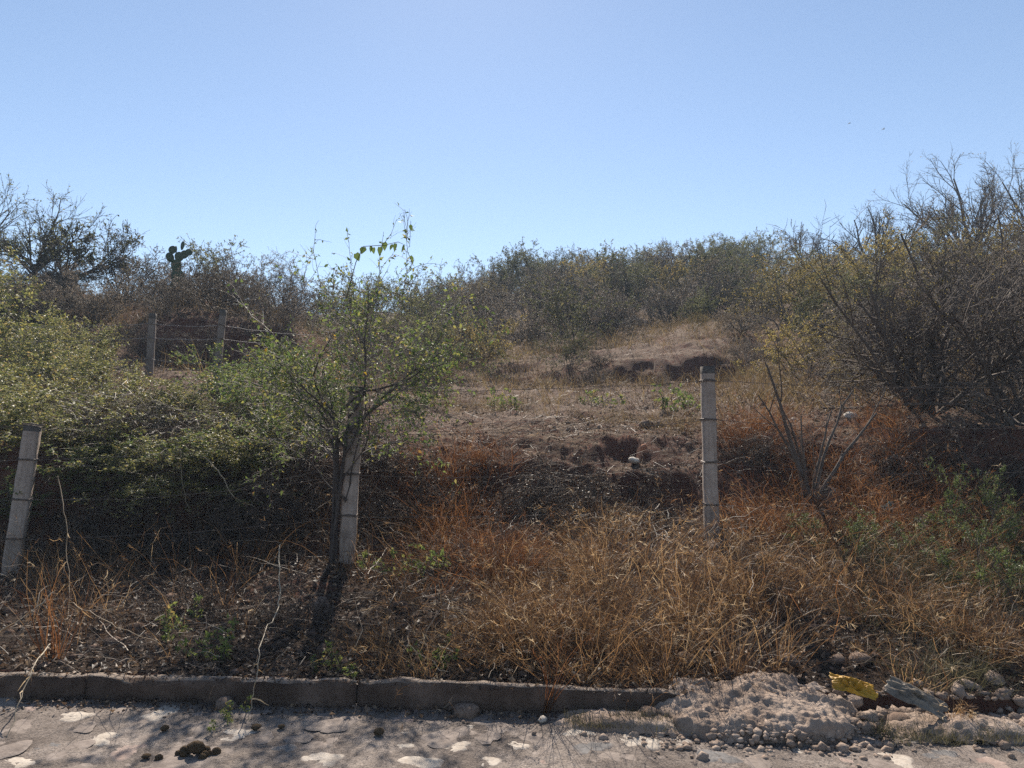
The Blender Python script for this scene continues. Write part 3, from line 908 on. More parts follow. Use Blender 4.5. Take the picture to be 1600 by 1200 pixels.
tag(mound, 'pale heap of crumbled mortar and earth against the kerb on the right', 'mound')
low = heap('sand_heap', 0.72, 3.99, 0.52, 0.15, 0.055, 0.022, M['mound'], 9, 0.011, -0.05, 0.9)
tag(low, 'low spill of sandy rubble left of the pale mound at the kerb foot', 'heap')
low2 = heap('sand_heap', 2.32, 3.93, 0.42, 0.15, 0.06, 0.028, M['mound'], 14, 0.011, -0.05, 0.9)
tag(low2, 'low spill of grey rubble right of the pale mound, below the dusty plastic sheet', 'heap')


def crumpled(name, w, h, m, seed, amp, n=34, parent=None):
    U, V_ = np.meshgrid(np.linspace(-.5, .5, n), np.linspace(-.5, .5, n))
    edge = 1 + 0.25 * fbm(U * 3, V_ * 3, 3, seed)
    z = amp * (1.5 * (1 - 2.2 * np.abs(fbm(U * 2.6 + .3 * V_, V_ * 4, 3, seed + 1))) + 0.7 * (1 - 2.2 * np.abs(fbm(U * 8, V_ * 8, 2, seed + 2))))
    z = z * np.clip(1.2 - 2.0 * np.sqrt(U ** 2 + V_ ** 2), 0.15, 1)
    P = np.stack([U * w * edge, V_ * h * edge, z], -1)
    ii = np.arange(U.size).reshape(U.shape)
    q = np.stack([ii[:-1, :-1], ii[:-1, 1:], ii[1:, 1:], ii[1:, :-1]], -1).reshape(-1, 4)
    me = np_mesh(name, P.reshape(-1, 3), q, m, smooth=False)
    o = add(name, me, parent)
    md = o.modifiers.new('thickness', 'SOLIDIFY'); md.thickness = 0.002
    return o


bag = crumpled('plastic_bag', 0.25, 0.13, M['yellow'], 3, 0.032, 54)
bag.scale = (.85, .85, .85); bag.location = at(1332, 1073, 4.0); bag.rotation_euler = (0.40, 0.18, -0.35)
tag(bag, 'crumpled yellow plastic bag lying on the pale rubble mound', 'bag')
sheet = crumpled('plastic_sheet', 0.30, 0.13, M['plastic'], 8, 0.012, 44)
sheet.location = at(1432, 1090, 3.98); sheet.rotation_euler = (0.5, 0.42, -0.35)
tag(sheet, 'dusty translucent plastic sheet right of the yellow bag', 'plastic sheet')
tl = crumpled('plastic_scrap', 0.14, 0.07, M['teal'], 12, 0.05, 14)
p = at(1388, 812, 6.9); tl.location = (p.x, p.y, gz(p.x, p.y) + 0.12); tl.rotation_euler = (0.5, 0, 0.3)
tag(tl, 'small teal plastic scrap caught in dry grass right of the bare forked shrub', 'scrap')

rock_p = [rock_mesh('rock', s, M['rock_soil'], 0.45) for s in range(6)]
rock_w = [rock_mesh('rock', 20 + s, M['stone_white'], 0.4) for s in range(4)]


def rock(px, d, size, mesh, label, group=None, dz=0.0, sc=(1, 1, 1), name='rock', cat='rock'):
    p = on_ground(px, d)
    o = add(name, mesh, None, p + Vector((0, 0, dz + size * 0.12)))
    o.scale = (size * sc[0], size * sc[1], size * sc[2])
    o.rotation_euler = (RN.uniform(-.3, .3), RN.uniform(-.3, .3), RN.uniform(0, 6))
    return tag(o, label, cat, group)


rock(505, 5.55, 0.19, rock_p[0], 'grey boulder half buried in litter on the verge left of the middle post', sc=(1, .9, .95))
rock(992, 8.0, 0.15, rock_w[0], 'whitish stone on the cut bank left of the right post', sc=(1.2, .8, .75), dz=.03)
b = add('brick_fragment', rock_mesh('brick_fragment', 33, M['brick'], .3, 1, .9), None, on_ground(1005, 8.05) + Vector((0, 0, .10)))
b.scale = (.09, .07, .11); b.rotation_euler = (.3, .4, .5)
tag(b, 'orange brick fragment leaning against the whitish stone', 'brick')
rock(1010, 9.2, 0.17, rock_p[1], 'grey stone on the terrace edge above the whitish stone, left of a close pair', 'stones on the terrace')
rock(1030, 9.25, 0.15, rock_p[2], 'grey stone on the terrace edge above the whitish stone, right of a close pair', 'stones on the terrace')
rock(1118, 6.25, 0.14, rock_p[5], 'flat earthy stone at the foot of the right post', sc=(1.6, 1, .45))
rock(1292, 7.25, 0.19, rock_p[3], 'tan stone beside the reddish foot of the forked bare shrub', dz=.1)
rock(1330, 8.7, 0.16, rock_w[2], 'pale stone on the terrace rim between forked shrub and dark bank')
rock(1240, 8.75, 0.12, rock_w[3], 'small pale stone on the terrace rim behind the forked shrub')
rock(1400, 7.5, 0.17, rock_p[4], 'dusty pale stone below the dark overhang on the right')
rock(1280, 7.0, 0.13, rock_w[1], 'small white stone half hidden behind the forked shrub stems', dz=.05)
ad = add('earth_block', rock_mesh('earth_block', 41, M['adobe'], .18, 3, 1), None, on_ground(1285, 7.15) + Vector((0, 0, .07)))
ad.scale = (.36, .3, .42); tag(ad, 'squared lump of hard earth under the forked bare shrub', 'earth block')
names = ['left', 'right']
for i, (px, py, s, k, lb) in enumerate([(1070, 1072, 34, 0, 'stone on the slope just above the pale mound'), (1338, 1035, 32, 1, 'rounded grey stone above the yellow bag'), (1300, 1022, 24, 2, 'small stone left of the rounded stone above the yellow bag'),
                                        (1225, 950, 26, 3, 'dark round stone in the bare gap above the mound'), (1497, 1126, 26, 4, 'pale pebble on the road right of the pale tuft'), (1535, 1124, 36, 5, 'broken grey stone at the kerb foot on the right'),
                                        (730, 1098, 40, 1, 'broken stone at the kerb foot below the grass'), (848, 1128, 16, 2, 'white pebble on the road left of the sandy spill'), (378, 1080, 34, 0, 'flat stone leaning at the kerb foot on the left'),
                                        (1375, 1110, 44, 3, 'dark earth lump between the mound and the plastic sheet'), (1010, 1110, 46, 4, 'rough lump of mortar at the left end of the mound')]):
    if py > 1075:
        p = on_road(px, py)
        if p.y > kerb_y(p.x) - .03: p = Vector((p.x, float(kerb_y(p.x)) - .05, p.z))
    else:
        p = on_ground(px, 4.5)
    o = add('rock', (rock_w if i in (4, 7) else rock_p)[k % 4], None, p + Vector((0, 0, .012)))
    sz = s / F * p.y; o.scale = (sz, sz * .9, sz * .85); o.rotation_euler = (0, 0, RN.uniform(0, 6))
    tag(o, lb, 'rock', 'loose stones by the kerb')

# dung on the road
dung_p = [rock_mesh('ball', 60 + s, M['dung'], .35, 2, .85) for s in range(4)]
pile = empty('dung_pile', on_road(305, 1180))
tag(pile, 'large crumbling pile of dry dung on the road at lower left', 'dung')
for i in range(34):
    o = add('ball', RN.choice(dung_p), pile)
    a = RN.uniform(0, 6.28); r = abs(RN.gauss(0, .05)); s = RN.uniform(.02, .055)
    o.location = (math.cos(a) * r * 1.3, math.sin(a) * r * .55, max(0.006, .045 - r * .55)); o.scale = (s, s, s); o.rotation_euler = (RN.random() * 3, RN.random() * 3, 0)
for px, py, s, lb in ((592, 1149, .055, 'single dark dung ball on the road below the middle of the kerb'), (257, 1143, .05, 'dark dung ball on the road left of the large pile'), (400, 1141, .05, 'flattened brown dung lump on the road right of the dark ball pair'),
                      (440, 1139, .04, 'small brown dung lump below the shadowed kerb'), (228, 1186, .04, 'small greenish dung crumb left of the large pile')):
    p = on_road(px, py)
    o = add('dung_ball', RN.choice(dung_p), None, p + Vector((0, 0, s * .35))); o.scale = (s * RN.uniform(.8, 1.2), s * RN.uniform(.8, 1.1), s * .65)
    tag(o, lb, 'dung', 'dung scattered on the road')

# gravel and clods: terrace, bank, verge
def clod_field(name, X, Y, S, m, seed):
    rg = np.random.default_rng(seed)
    ph = (1 + 5 ** .5) / 2
    ico = norm(np.array([(-1, ph, 0), (1, ph, 0), (-1, -ph, 0), (1, -ph, 0), (0, -1, ph), (0, 1, ph), (0, -1, -ph), (0, 1, -ph), (ph, 0, -1), (ph, 0, 1), (-ph, 0, -1), (-ph, 0, 1)], float))
    fc = np.array([(0, 11, 5), (0, 5, 1), (0, 1, 7), (0, 7, 10), (0, 10, 11), (1, 5, 9), (5, 11, 4), (11, 10, 2), (10, 7, 6), (7, 1, 8), (3, 9, 4), (3, 4, 2), (3, 2, 6), (3, 6, 8), (3, 8, 9), (4, 9, 5), (2, 4, 11), (6, 2, 10), (8, 6, 7), (9, 8, 1)])
    n = len(X)
    Z = ground_z(X, Y)
    v = ico[None] * (S[:, None, None]) * rg.uniform(.55, 1.2, (n, 12, 1)) * rg.uniform(.6, 1.3, (n, 1, 3)) * np.array([1, 1, .75])
    v = v + np.stack([X, Y, Z + S * .15], -1)[:, None]
    f = fc[None] + (np.arange(n) * 12)[:, None, None]
    o = add(name, np_mesh(name, v.reshape(-1, 3), f.reshape(-1, 3), m, rg.uniform(size=n).repeat(12)))
    return tag(o, kind='stuff')


n = 3600
Yc = np.concatenate([RG.uniform(7.4, 11.5, n), RG.uniform(4.3, 7.4, 2600)]); Xc = Yc * RG.uniform(-.68, .72, len(Yc))
Sc = np.clip(RG.lognormal(math.log(.013), .55, len(Yc)), .005, .07)
k_ = (vnoise(Xc * 1.3, Yc * 1.3, 64) * .8 + .2 * RG.random(len(Xc)) > .5) | (np.arange(len(Xc)) >= n)
k1 = k_ & (np.arange(len(Xc)) < n)
clod_field('earth_clods', Xc[k1], Yc[k1], Sc[k1], M['rock_soil'], 1)
clod_field('verge_clods', Xc[n:], Yc[n:], Sc[n:], M['adobe'], 11)
Xp = RG.uniform(-2.7, 2.8, 900); Yp = kerb_y(Xp) - np.abs(RG.normal(0, .10, 900)) - .01
Sp = np.clip(RG.lognormal(math.log(.005), .6, 900), .002, .02)


def road_pebbles():
    global ground_z
    keep = ground_z
    ground_z = lambda x, y, micro=True: road_z(x, y)
    clod_field('road_grit', Xp, Yp, Sp, M['rock_soil'], 2)
    ground_z = keep


road_pebbles()


rx2 = RG.uniform(1.75, 3.0, 700); ry2 = kerb_y(rx2) + RG.normal(0.02, .12, 700)


def mound_clods():
    global ground_z
    keep = ground_z
    ground_z = mound_top
    clod_field('mound_rubble', mx, my, np.clip(rgm.lognormal(math.log(.007), .8, 1800), .0025, .032), M['mound'], 3)
    ground_z = lambda x, y, micro=True: np.maximum(keep(x, y) - .01, road_z0(x) + .03 * np.clip(1 - np.abs(y - kerb_y(x)) / .2, 0, 1))
    clod_field('kerb_rubble', rx2, ry2, np.clip(RG.lognormal(math.log(.013), .75, 700), .004, .06), M['mound'], 13)
    ground_z = keep


mound_clods()

# ------------------------------------------------------------------ near shrubs and trees
# tall leafy shrub climbing beside the middle post
R = random.Random(4)
out = Out()
base = on_ground(524, 6.5)
spec = [dict(n=8, wander=.03, up=.05, kids=0, t0=.9, ang=20, ratio=.2, taper=.75),
        dict(n=10, wander=.17, up=.03, kids=9, t0=.2, ang=46, ratio=.46, taper=.3, rr=.55, leaf=1),
        dict(n=5, wander=.15, up=.03, kids=6, t0=.15, ang=46, ratio=.55, taper=.4, rr=.6, leaf=2),
        dict(n=4, wander=.17, up=-.01, kids=4, t0=.1, ang=45, ratio=.55, taper=.5, rr=.65, leaf=2),
        dict(n=3, wander=.2, up=-.02, taper=.5, leaf=1, rmin=.0017)]
stem_top = Vector((.05, .03, 1.22))
for k in range(3):
    b = Vector((R.gauss(0, .05), R.gauss(0, .04), -.1))
    d = (stem_top + Vector((R.gauss(0, .08), R.gauss(0, .08), 0)) - b)
    grow(R, b, d.normalized(), d.length, .021 - .003 * k, 0, spec, out)
for (dx, dz, L) in ((-1.0, .45, 1.15), (-.8, .8, 1.1), (-.45, 1.1, 1.1), (-.1, 1.15, 1.0), (.2, 1.1, 1.15), (.5, 1.2, 1.5), (.28, 1.3, 1.4), (.75, 1.0, 1.25), (1.05, .75, 1.25), (1.2, .45, 1.15), (-1.1, .15, .95), (1.0, .2, 1.1), (-.95, .3, 1.2), (.6, .6, 1.0), (-.35, .7, .9), (1.3, .6, 1.3), (-.7, .5, 1.3)):
    d = Vector((dx * .8, R.uniform(-.35, .45), dz + .15)).normalized()
    h_ = R.uniform(-.75, .12)
    grow(R, stem_top + Vector((R.gauss(0, .03) - .02 * h_, R.gauss(0, .03), h_)), d, L * (1 - .12 * h_), R.uniform(.008, .014), 1, spec, out)
for (pts_, lf) in (([(600, 560), (625, 480), (636, 410), (641, 345)], 16), ([(580, 540), (590, 450), (594, 362)], 12), ([(540, 560), (558, 470), (556, 396)], 12), ([(470, 560), (498, 470), (490, 385)], 9),
                   ([(440, 540), (478, 450), (462, 405)], 7), ([(640, 540), (690, 490), (716, 440)], 12), ([(650, 560), (700, 510), (726, 462)], 10), ([(480, 580), (420, 520), (372, 470)], 12), ([(520, 560), (505, 450), (520, 420)], 9)):
    P = [at(x + R.gauss(0, 4), y, 6.5 + R.uniform(-.3, .3)) - base for x, y in pts_]
    Q = []
    for i in range(len(P) - 1):
        for k in range(4): Q.append(P[i].lerp(P[i + 1], k / 4) + Vector((R.gauss(0, .012), R.gauss(0, .012), 0)))
    Q.append(P[-1])
    out.ch.setdefault((2, len(Q) - 1), []).append((Q, .005, .0018))
    for k in range(lf * 2):
        i = R.randint(len(Q) // 3, len(Q) - 2)
        d = (Q[i + 1] - Q[i]).normalized()
        out.leaf.append((Q[i].lerp(Q[i + 1], R.random()), d))
        if k % 5 == 0: grow(R, Q[i], (d + Vector((R.gauss(0, .6), R.gauss(0, .6), .2))).normalized(), .28, .003, 3, spec, out)
central = plant_obj('leafy_shrub', plant_meshes(out, 2, M['bark_dark'], M['leaf_green'], .040, .5, 3, hang=.35, bark2=M['bark_pale']), base,
                    label='tall green leafy shrub growing up beside the middle concrete post', cat='shrub')
# twining vine with heart-shaped leaves across the top of the shrub
vine = empty('twining_vine', at(540, 420, 6.5)); tag(vine, 'thin vine with large hanging leaves strung along the top of the leafy shrub', 'vine')
vp = [at(x, y, 6.5) - vine.location for x, y in ((540, 470), (556, 410), (568, 385), (600, 383), (622, 378), (640, 386), (642, 345))]
V, Fq, per = tubes([(vp, .004, .002)], len(vp) - 1, 4)
add('stem', np_mesh('stem', V, Fq, M['bark'], smooth=True), vine)


def heart_leaf(L):
    y = np.array([0.0, .05, .25, .55, 1.0]) * L; w = np.array([.0, .30, .40, .27, 0.0]) * L
    V = []
    for a, b in zip(y, w):
        V += [(-b, 0.25 * b, -a), (0, 0, -a), (b, 0.25 * b, -a)]
    V[0] = (-.22 * L, .05 * L, .08 * L); V[2] = (.22 * L, .05 * L, .08 * L)
    q = [(3 * i + j, 3 * i + j + 1, 3 * i + j + 4, 3 * i + j + 3) for i in range(4) for j in range(2)]
    return np_mesh('leaf', V, np.array(q), M['leaf_green'], np.full(15, .3), True)


hl = heart_leaf(.075)
for (x, y) in ((568, 386), (579, 385), (583, 387), (593, 386), (600, 379), (612, 382), (619, 381), (630, 383), (641, 400), (645, 430), (556, 396), (640, 352)):
    o = add('leaf', hl, vine, at(x, y, 6.49) - vine.location)
    o.rotation_euler = (RN.gauss(0, .3), RN.gauss(0, .25), RN.gauss(0, .8)); s = RN.uniform(.75, 1.15); o.scale = (s, s, s)

# bare thorny shrubs on the right
big = [bush_out(101 + k, H=1.5, W=1.15, stems=11, kids=(8, 7, 6), leaf=(0, 0, 1, 0), r=.028, ang=40, wander=.17, up=.015, lean=.95, rmin=.0028, nseg=(7, 5, 4, 2)) for k in range(2)]
bigm = [plant_meshes(o_, 1, M['bark'], M['leaf_ochre'], .024, .5, 7 + k, bark2=M['bark']) for k, o_ in enumerate(big)]
for k, (px, d, rz, s, lb) in enumerate(((1452, 8.9, .3, 1.1, 'dense bare thorny shrub rooted on the edge of the dark bank at right'), (1580, 8.5, 2.0, 1.15, 'bare thorny shrub with forked stems at the right edge above the dark bank'),
                                        (1740, 9.0, 4.0, 1.0, 'bare thorny shrub reaching in from the right edge of view'), (1560, 11.5, 5.2, 1.35, 'tall bare thorny shrub behind the two at the dark bank'),
                                        (1690, 12.0, 1.2, 1.45, 'tall bare thorny shrub at the far right edge behind the front thorny shrubs'), (1400, 10.8, 2.7, .85, 'lower bare thorny shrub left of the dark bank shrubs'))):
    p = on_ground(px, d)
    if k == 0: plant_obj('thorny_shrub', bigm[0], p, rz, s, lb, 'shrub', 'bare thorny shrubs on the right'); first_big = bpy.context.scene.objects[-1]
    else: plant_obj('thorny_shrub', bigm[k % 2], p, rz, s, lb, 'shrub', 'bare thorny shrubs on the right')

# forked bare shrub in front of the bank
R = random.Random(9); out = Out()
spec = [dict(n=6, wander=.05, up=.02, kids=2, t0=.35, ang=28, ratio=.6, taper=.45, rr=.6),
        dict(n=5, wander=.08, up=.03, kids=2, t0=.3, ang=35, ratio=.5, taper=.4, rr=.6, leaf=0),
        dict(n=3, wander=.12, up=.02, taper=.4, leaf=0, rmin=.002)]
fb = on_ground(1262, 7.0)
for (x, y, r) in ((1196, 570, .026), (1185, 618, .018), (1222, 640, .016), (1372, 645, .024), (1330, 610, .019), (1250, 650, .016), (1300, 640, .016), (1290, 680, .014), (1236, 660, .014)):
    t = at(x, y, 7.0 + R.uniform(-.25, .25)); s0 = Vector((R.gauss(0, .014), R.gauss(0, .01), -.05))
    d = t - (fb + s0)
    dd = Vector((d.x * .35, d.y, d.z)).normalized()
    P = []; L = d.length
    for i in range(9):
        t_ = i / 8
        q = s0 + Vector((d.x * (t_ ** 1.5), d.y * t_, d.z * t_)) + Vector((R.gauss(0, .008), R.gauss(0, .008), 0)) * (i > 0)
        P.append(q)
    out.ch.setdefault((0, 8), []).append((P, r * 1.15, r * .35))
    for k in range(2):
        i = R.randint(3, 7)
        grow(R, P[i], ((P[i] - P[i - 1]).normalized() + Vector((R.gauss(0, .4), R.gauss(0, .3), .2))).normalized(), L * R.uniform(.2, .4), r * .4, 1, spec, out)
plant_obj('forked_shrub', plant_meshes(out, 1, M['bark'], M['leaf_grey'], .03, .5, 5), fb, label='small bare forked shrub standing right of the right concrete post', cat='shrub')

# sprawling leafy thicket over the bank on the left
vinep = []
for k in range(3):
    o_ = bush_out(201 + k, H=.95, W=1.2, stems=12, kids=(7, 6, 4), leaf=(0, 1, 3, 4), r=.012, ang=45, wander=.22, up=-.0, lean=1.3, flat=.35, droop=.04, rmin=.0016, nseg=(5, 4, 3, 2))
    vinep.append(plant_meshes(o_, 1, M['bark'], M['leaf_green'], .04, .5, 30 + k, hang=.2, bark2=M['bark_pale']))
TH = [(62, 7.55, 1, 0, .8, 'small green bush hanging over the top of the leaning post'), (205, 7.75, 0, 1, .8, 'low leafy bush trailing down the front of the dark left bank'), (300, 7.75, 2, 1, .75, 'low leafy bush trailing over the bank above the pale twig'), (405, 8.0, 1, 1, .7, 'low twiggy bush on the bank rim left of the middle post'), (40, 8.15, 0, 1, 1.0, 'sprawling yellow-green bush spilling over the bank behind the leaning post'), (150, 8.1, 1, 1, 1.0, 'sprawling yellow-green bush overhanging the dark bank right of the leaning post'),
      (255, 8.0, 2, 0, 1.0, 'sprawling green bush overhanging the middle of the dark left bank'), (345, 8.1, 0, 1, .85, 'thin sprawling bush at the right end of the dark left bank'),
      (-60, 8.6, 1, 1, 1.2, 'yellow-green bush cut by the left edge behind the leaning post'), (90, 9.2, 2, 1, 1.05, 'yellowish bush on the terrace behind the leaning post'), (215, 9.1, 0, 1, .95, 'low yellowish bush on the terrace in front of the far fence'),
      (330, 9.2, 1, 1, .8, 'low yellow-green bush on the terrace between far fence and leafy shrub'), (10, 10.6, 2, 1, 1.12, 'tall yellow-green bush at the left edge below the leafy tree'), (70, 12.0, 0, 1, .95, 'yellow-green bush on the slope left of the far fence'),
      (-80, 12.5, 1, 1, 1.7, 'yellow-green bush at the far left edge on the slope'), (400, 10.2, 1, 0, 1.0, 'bright green bush climbing the right post of the far fence'), (455, 10.0, 2, 0, .95, 'bright green bush between far fence and tall leafy shrub'),
      (440, 8.5, 2, 0, .62, 'small green bush on the terrace rim left of the middle post'), (160, 11.0, 0, 1, .8, 'low drab yellow bush left of the far fence posts'), (25, 13.6, 2, 1, 1.05, 'yellow-green bush high on the left slope below the leafy tree'), (105, 13.4, 1, 1, .9, 'small yellow-green bush high on the left slope'), (-40, 15.0, 0, 1, 1.5, 'yellow-green bush at the left edge near the top of the slope')]
for (px, d, k, c, s, lb) in TH:
    p = on_ground(px, d)
    vb = plant_obj('sprawling_bush', vinep[k], p + Vector((0, 0, -.03)), RN.uniform(0, 6.28), (s, s, s * (.5 if d < 9.5 and px < 400 else .8)), lb, 'bush', 'leafy bushes on the left')
    if c:
        sl = next(q for q in vb.children if q.name.startswith('foliage')).material_slots[0]; sl.link = 'OBJECT'; sl.material = M['leaf_yellow']

# feathery green seedlings on the right verge
fth = []
for k in range(3):
    o_ = bush_out(301 + k, H=.42, W=1.0, stems=5, kids=(6, 5, 3), leaf=(0, 2, 6, 9), r=.006, ang=50, wander=.12, up=.02, lean=.8, flat=.1, rmin=.0012)
    fth.append(plant_meshes(o_, 1, M['bark'], M['feather'], .017, .32, 50 + k))
for (px, d, k, s, lb) in ((1312, 6.1, 0, 1.0, 'low feathery green seedling right of the forked shrub'), (1495, 6.2, 1, 1.05, 'taller feathery green seedling below the dark bank'), (1545, 5.7, 2, 1.15, 'feathery green seedling at the right edge of the verge'),
                          (1530, 6.9, 0, .9, 'feathery green seedling standing against the dark bank at right'), (1585, 5.1, 1, 1.2, 'feathery green seedling cut by the right edge near the kerb'), (1462, 6.4, 2, .7, 'small feathery green seedling left of the taller one')):
    plant_obj('feathery_seedling', fth[k], on_ground(px, d), RN.uniform(0, 6), (s, s, s * (1.5 if px == 1495 else 1.0)), lb, 'seedling', 'feathery green seedlings on the right verge')

# dark dry brambles in front of the bank
brm = []
for k in range(3):
    o_ = bush_out(371 + k, H=.5, W=1.2, stems=12, kids=(7, 5, 3), leaf=(0, 0, 1, 1), r=.008, ang=48, wander=.26, up=-.0, lean=1.2, flat=.25, droop=.05, rmin=.0016)
    brm.append(plant_meshes(o_, 1, M['bark'], M['litter'], .025, .5, 80 + k, bark2=M['bark']))
for (px, d, k, s, lb) in ((655, 7.5, 0, 1.0, 'dark dry bramble against the bank right of the middle post'), (745, 7.6, 1, 1.1, 'dark dry bramble against the bank under the bare red earth'), (830, 7.45, 2, 1.15, 'dark dry bramble against the bank midway between the right posts'),
                          (915, 7.6, 0, 1.1, 'dark dry bramble below the whitish stone of the cut bank'), (1000, 7.4, 1, .85, 'dark dry bramble left of the foot of the right post'), (610, 8.0, 2, .9, 'dry bramble on the bank rim just right of the middle post'),
                          (480, 7.6, 0, 1.0, 'dark dry bramble against the bank just left of the middle post'), (400, 7.5, 1, .9, 'dark dry bramble at the right end of the dark left bank'), (1180, 7.7, 2, .7, 'dry bramble behind the right post on its right side'),
                          (1420, 7.5, 0, .9, 'dark bramble under the black overhang at right'), (1530, 7.5, 1, 1.0, 'dark bramble against the bank near the right edge'), (1600, 7.4, 2, 1.0, 'dark bramble cut by the right edge below the thorny shrubs'),
                          (70, 7.35, 1, 1.0, 'dark bramble against the shaded bank just right of the leaning post'), (150, 7.4, 2, 1.1, 'dark bramble in the black hollow under the yellow-green bush'), (225, 7.4, 0, 1.1, 'dark bramble in the deepest shade of the left bank'), (310, 7.45, 1, 1.1, 'dark bramble behind the hanging pale twig'), (355, 7.3, 2, .9, 'dark bramble right of the hanging pale twig'), (780, 6.4, 0, .7, 'low dry bramble in the dark gap of the grass'), (700, 6.2, 1, .55, 'small dry bramble among rust grass on the verge'), (300, 5.6, 2, .6, 'small dry bramble on the shaded left verge'), (460, 5.3, 0, .55, 'small dry bramble left of the grey boulder')):
    plant_obj('bramble', brm[k], on_ground(px, d), RN.uniform(0, 6), s, lb, 'bramble', 'dry brambles along the bank')

# small broad-leaved weeds
wd = []
for k in range(2):
    o_ = bush_out(351 + k, H=.22, W=1, stems=5, kids=(4, 2, 1), leaf=(2, 4, 3, 1), r=.004, ang=45, wander=.1, up=.02, lean=.9, rmin=.0015, nseg=(4, 3, 2, 2))
    wd.append(plant_meshes(o_, 0, M['bark'], M['leaf_green'], .035, .5, 70 + k))
for (px, d, k, s, lb) in ((288, 5.2, 0, .9, 'small green weed in the litter on the left verge'), (340, 4.5, 1, 1.0, 'low green weed creeping behind the kerb on the left'), (365, 3.85, 0, .45, 'fallen green sprig on the road at the left'), (700, 4.5, 1, .7, 'small green weed behind the kerb near its middle'),
                          (655, 6.1, 0, 1.3, 'grey-green weed in the grass right of the middle post'), (640, 10.4, 1, 1.2, 'green weed on the terrace right of the leafy shrub'), (785, 10.8, 0, 1.6, 'bright green weed in the middle of the terrace'), (660, 11.2, 1, 1.4, 'green weed at the back of the terrace near the leafy shrub'),
                          (930, 11.5, 0, 1.3, 'yellowish green weed on the terrace before the eroded red bank'), (1045, 10.8, 1, 1.7, 'taller green weed on the terrace left of the right post'), (1090, 10.4, 0, 1.2, 'green weed just left of the right post top'), (520, 4.4, 0, .6, 'tiny green weed behind the kerb below the middle post')):
    p = on_ground(px, d) if d > 4.2 else on_road(px, 1124)
    plant_obj('weed', wd[k], p, RN.uniform(0, 6), s, lb, 'weed', 'small green weeds')

# ------------------------------------------------------------------ scrub on the hill
def proto(seed, leafm, bark, **kw):
    a = dict(H=1.35, W=1.1, stems=10, kids=(6, 5, 4), leaf=(0, 0, 2, 4), r=.022, ang=42, wander=.18, up=.01, lean=1.0, rmin=.005, nseg=(5, 4, 3, 2))
    ls = kw.pop('ls', .05); asp = kw.pop('asp', .5)
    a.update(kw)
    return plant_meshes(bush_out(seed, **a), 0, bark, leafm, ls, asp, seed)


HB = {'olive': [proto(401, M['leaf_olive'], M['bark'], leaf=(0, 1, 3, 6)), proto(402, M['leaf_olive'], M['bark'], leaf=(0, 1, 3, 5), H=1.6)],
      'ochre': [proto(411, M['leaf_ochre'], M['bark'], leaf=(0, 1, 3, 5)), proto(412, M['leaf_ochre'], M['bark'], leaf=(0, 1, 2, 5), H=1.2, lean=1.3)],
      'grey': [proto(421, M['leaf_grey'], M['bark'], leaf=(0, 0, 0, 1), kids=(7, 6, 4)), proto(422, M['leaf_grey'], M['bark_dark'], leaf=(0, 0, 1, 2), H=1.7, lean=.8)],
      'brown': [proto(431, M['leaf_grey'], M['bark_dark'], leaf=(0, 1, 2, 4)), proto(432, M['leaf_grey'], M['bark'], leaf=(0, 0, 2, 3), H=1.2)]}
LOOK = {'olive': 'olive-leaved bush', 'ochre': 'yellowish dry-leaved bush', 'grey': 'leafless grey bush', 'brown': 'brownish twiggy bush'}
PEND = []


def hill_bush(px, d, kind, s, zone, sz=1.0):
    if px > 1200 and d > 30: s *= .55 if 1285 < px < 1440 else .68
    if d > 46: s *= .88
    p = on_ground(px, d)
    o = plant_obj('scrub_bush', RN.choice(HB[kind]), p + Vector((0, 0, -.05)), RN.uniform(0, 6.28), (s, s, s * sz), None, 'bush', 'scrub bushes on the hillside')
    PEND.append((LOOK[kind] + ' ' + zone, px, o))


def fill(d, px0, px1, step, kinds, zone, s=(.9, 1.3), jd=.8, sz=1.0):
    m = max(1, int((px1 - px0) / F * d / step))
    for i in range(m):
        px = px0 + (px1 - px0) * (i + .5 + RN.uniform(-.4, .4)) / m
        hill_bush(px, d + RN.uniform(-jd, jd), RN.choice(kinds), RN.uniform(*s), zone(px) if callable(zone) else zone, sz)


zc = lambda row: (lambda px: row + (' behind tall leafy shrub' if px < 760 else ' left of lone bare tree' if px < 1060 else ' near lone bare tree' if px < 1200 else ' below dark bare trees'))
fill(58, 690, 1330, 1.9, ['grey', 'olive', 'grey', 'brown'], zc('on the skyline'), (1.0, 1.6))
fill(50, 680, 1380, 1.9, ['olive', 'grey', 'brown', 'olive'], zc('below the skyline'), (1.0, 1.6))
fill(43, 660, 1420, 1.9, ['olive', 'olive', 'grey', 'brown'], zc('on the upper hill'), (1.0, 1.5))
fill(37, 640, 1430, 1.8, ['olive', 'grey', 'brown', 'olive'], zc('halfway up the hill'), (1.0, 1.45))
fill(32, 630, 1400, 1.7, ['olive', 'brown', 'ochre', 'olive'], zc('on the lower hill'), (.95, 1.4))
fill(28, 620, 1180, 1.6, ['olive', 'brown', 'grey', 'olive'], zc('low on the hill'), (.95, 1.35))
fill(25, 640, 1230, 1.5, ['brown', 'olive', 'grey'], zc('at the hill foot'), (.8, 1.3))
fill(20, 990, 1130, 1.3, ['olive', 'brown', 'ochre'], 'in the dry grass behind the red earth ledge', (.3, .55), 1.2)
fill(23, 1030, 1220, 1.6, ['olive', 'ochre', 'brown'], 'at the top of the dry grass clearing', (.5, .8), .9)
fill(13.6, 190, 440, .9, ['brown', 'grey'], 'under the left scarp just behind far fence', (.3, .45), .25)
fill(15.9, 1140, 1195, 1.0, ['brown', 'grey'], 'at the right end of the red earth ledge', (.4, .5), .2)
fill(16.6, 840, 975, .9, ['brown', 'olive', 'grey'], 'on the broken ground left of the red earth ledge', (.28, .45), .7)
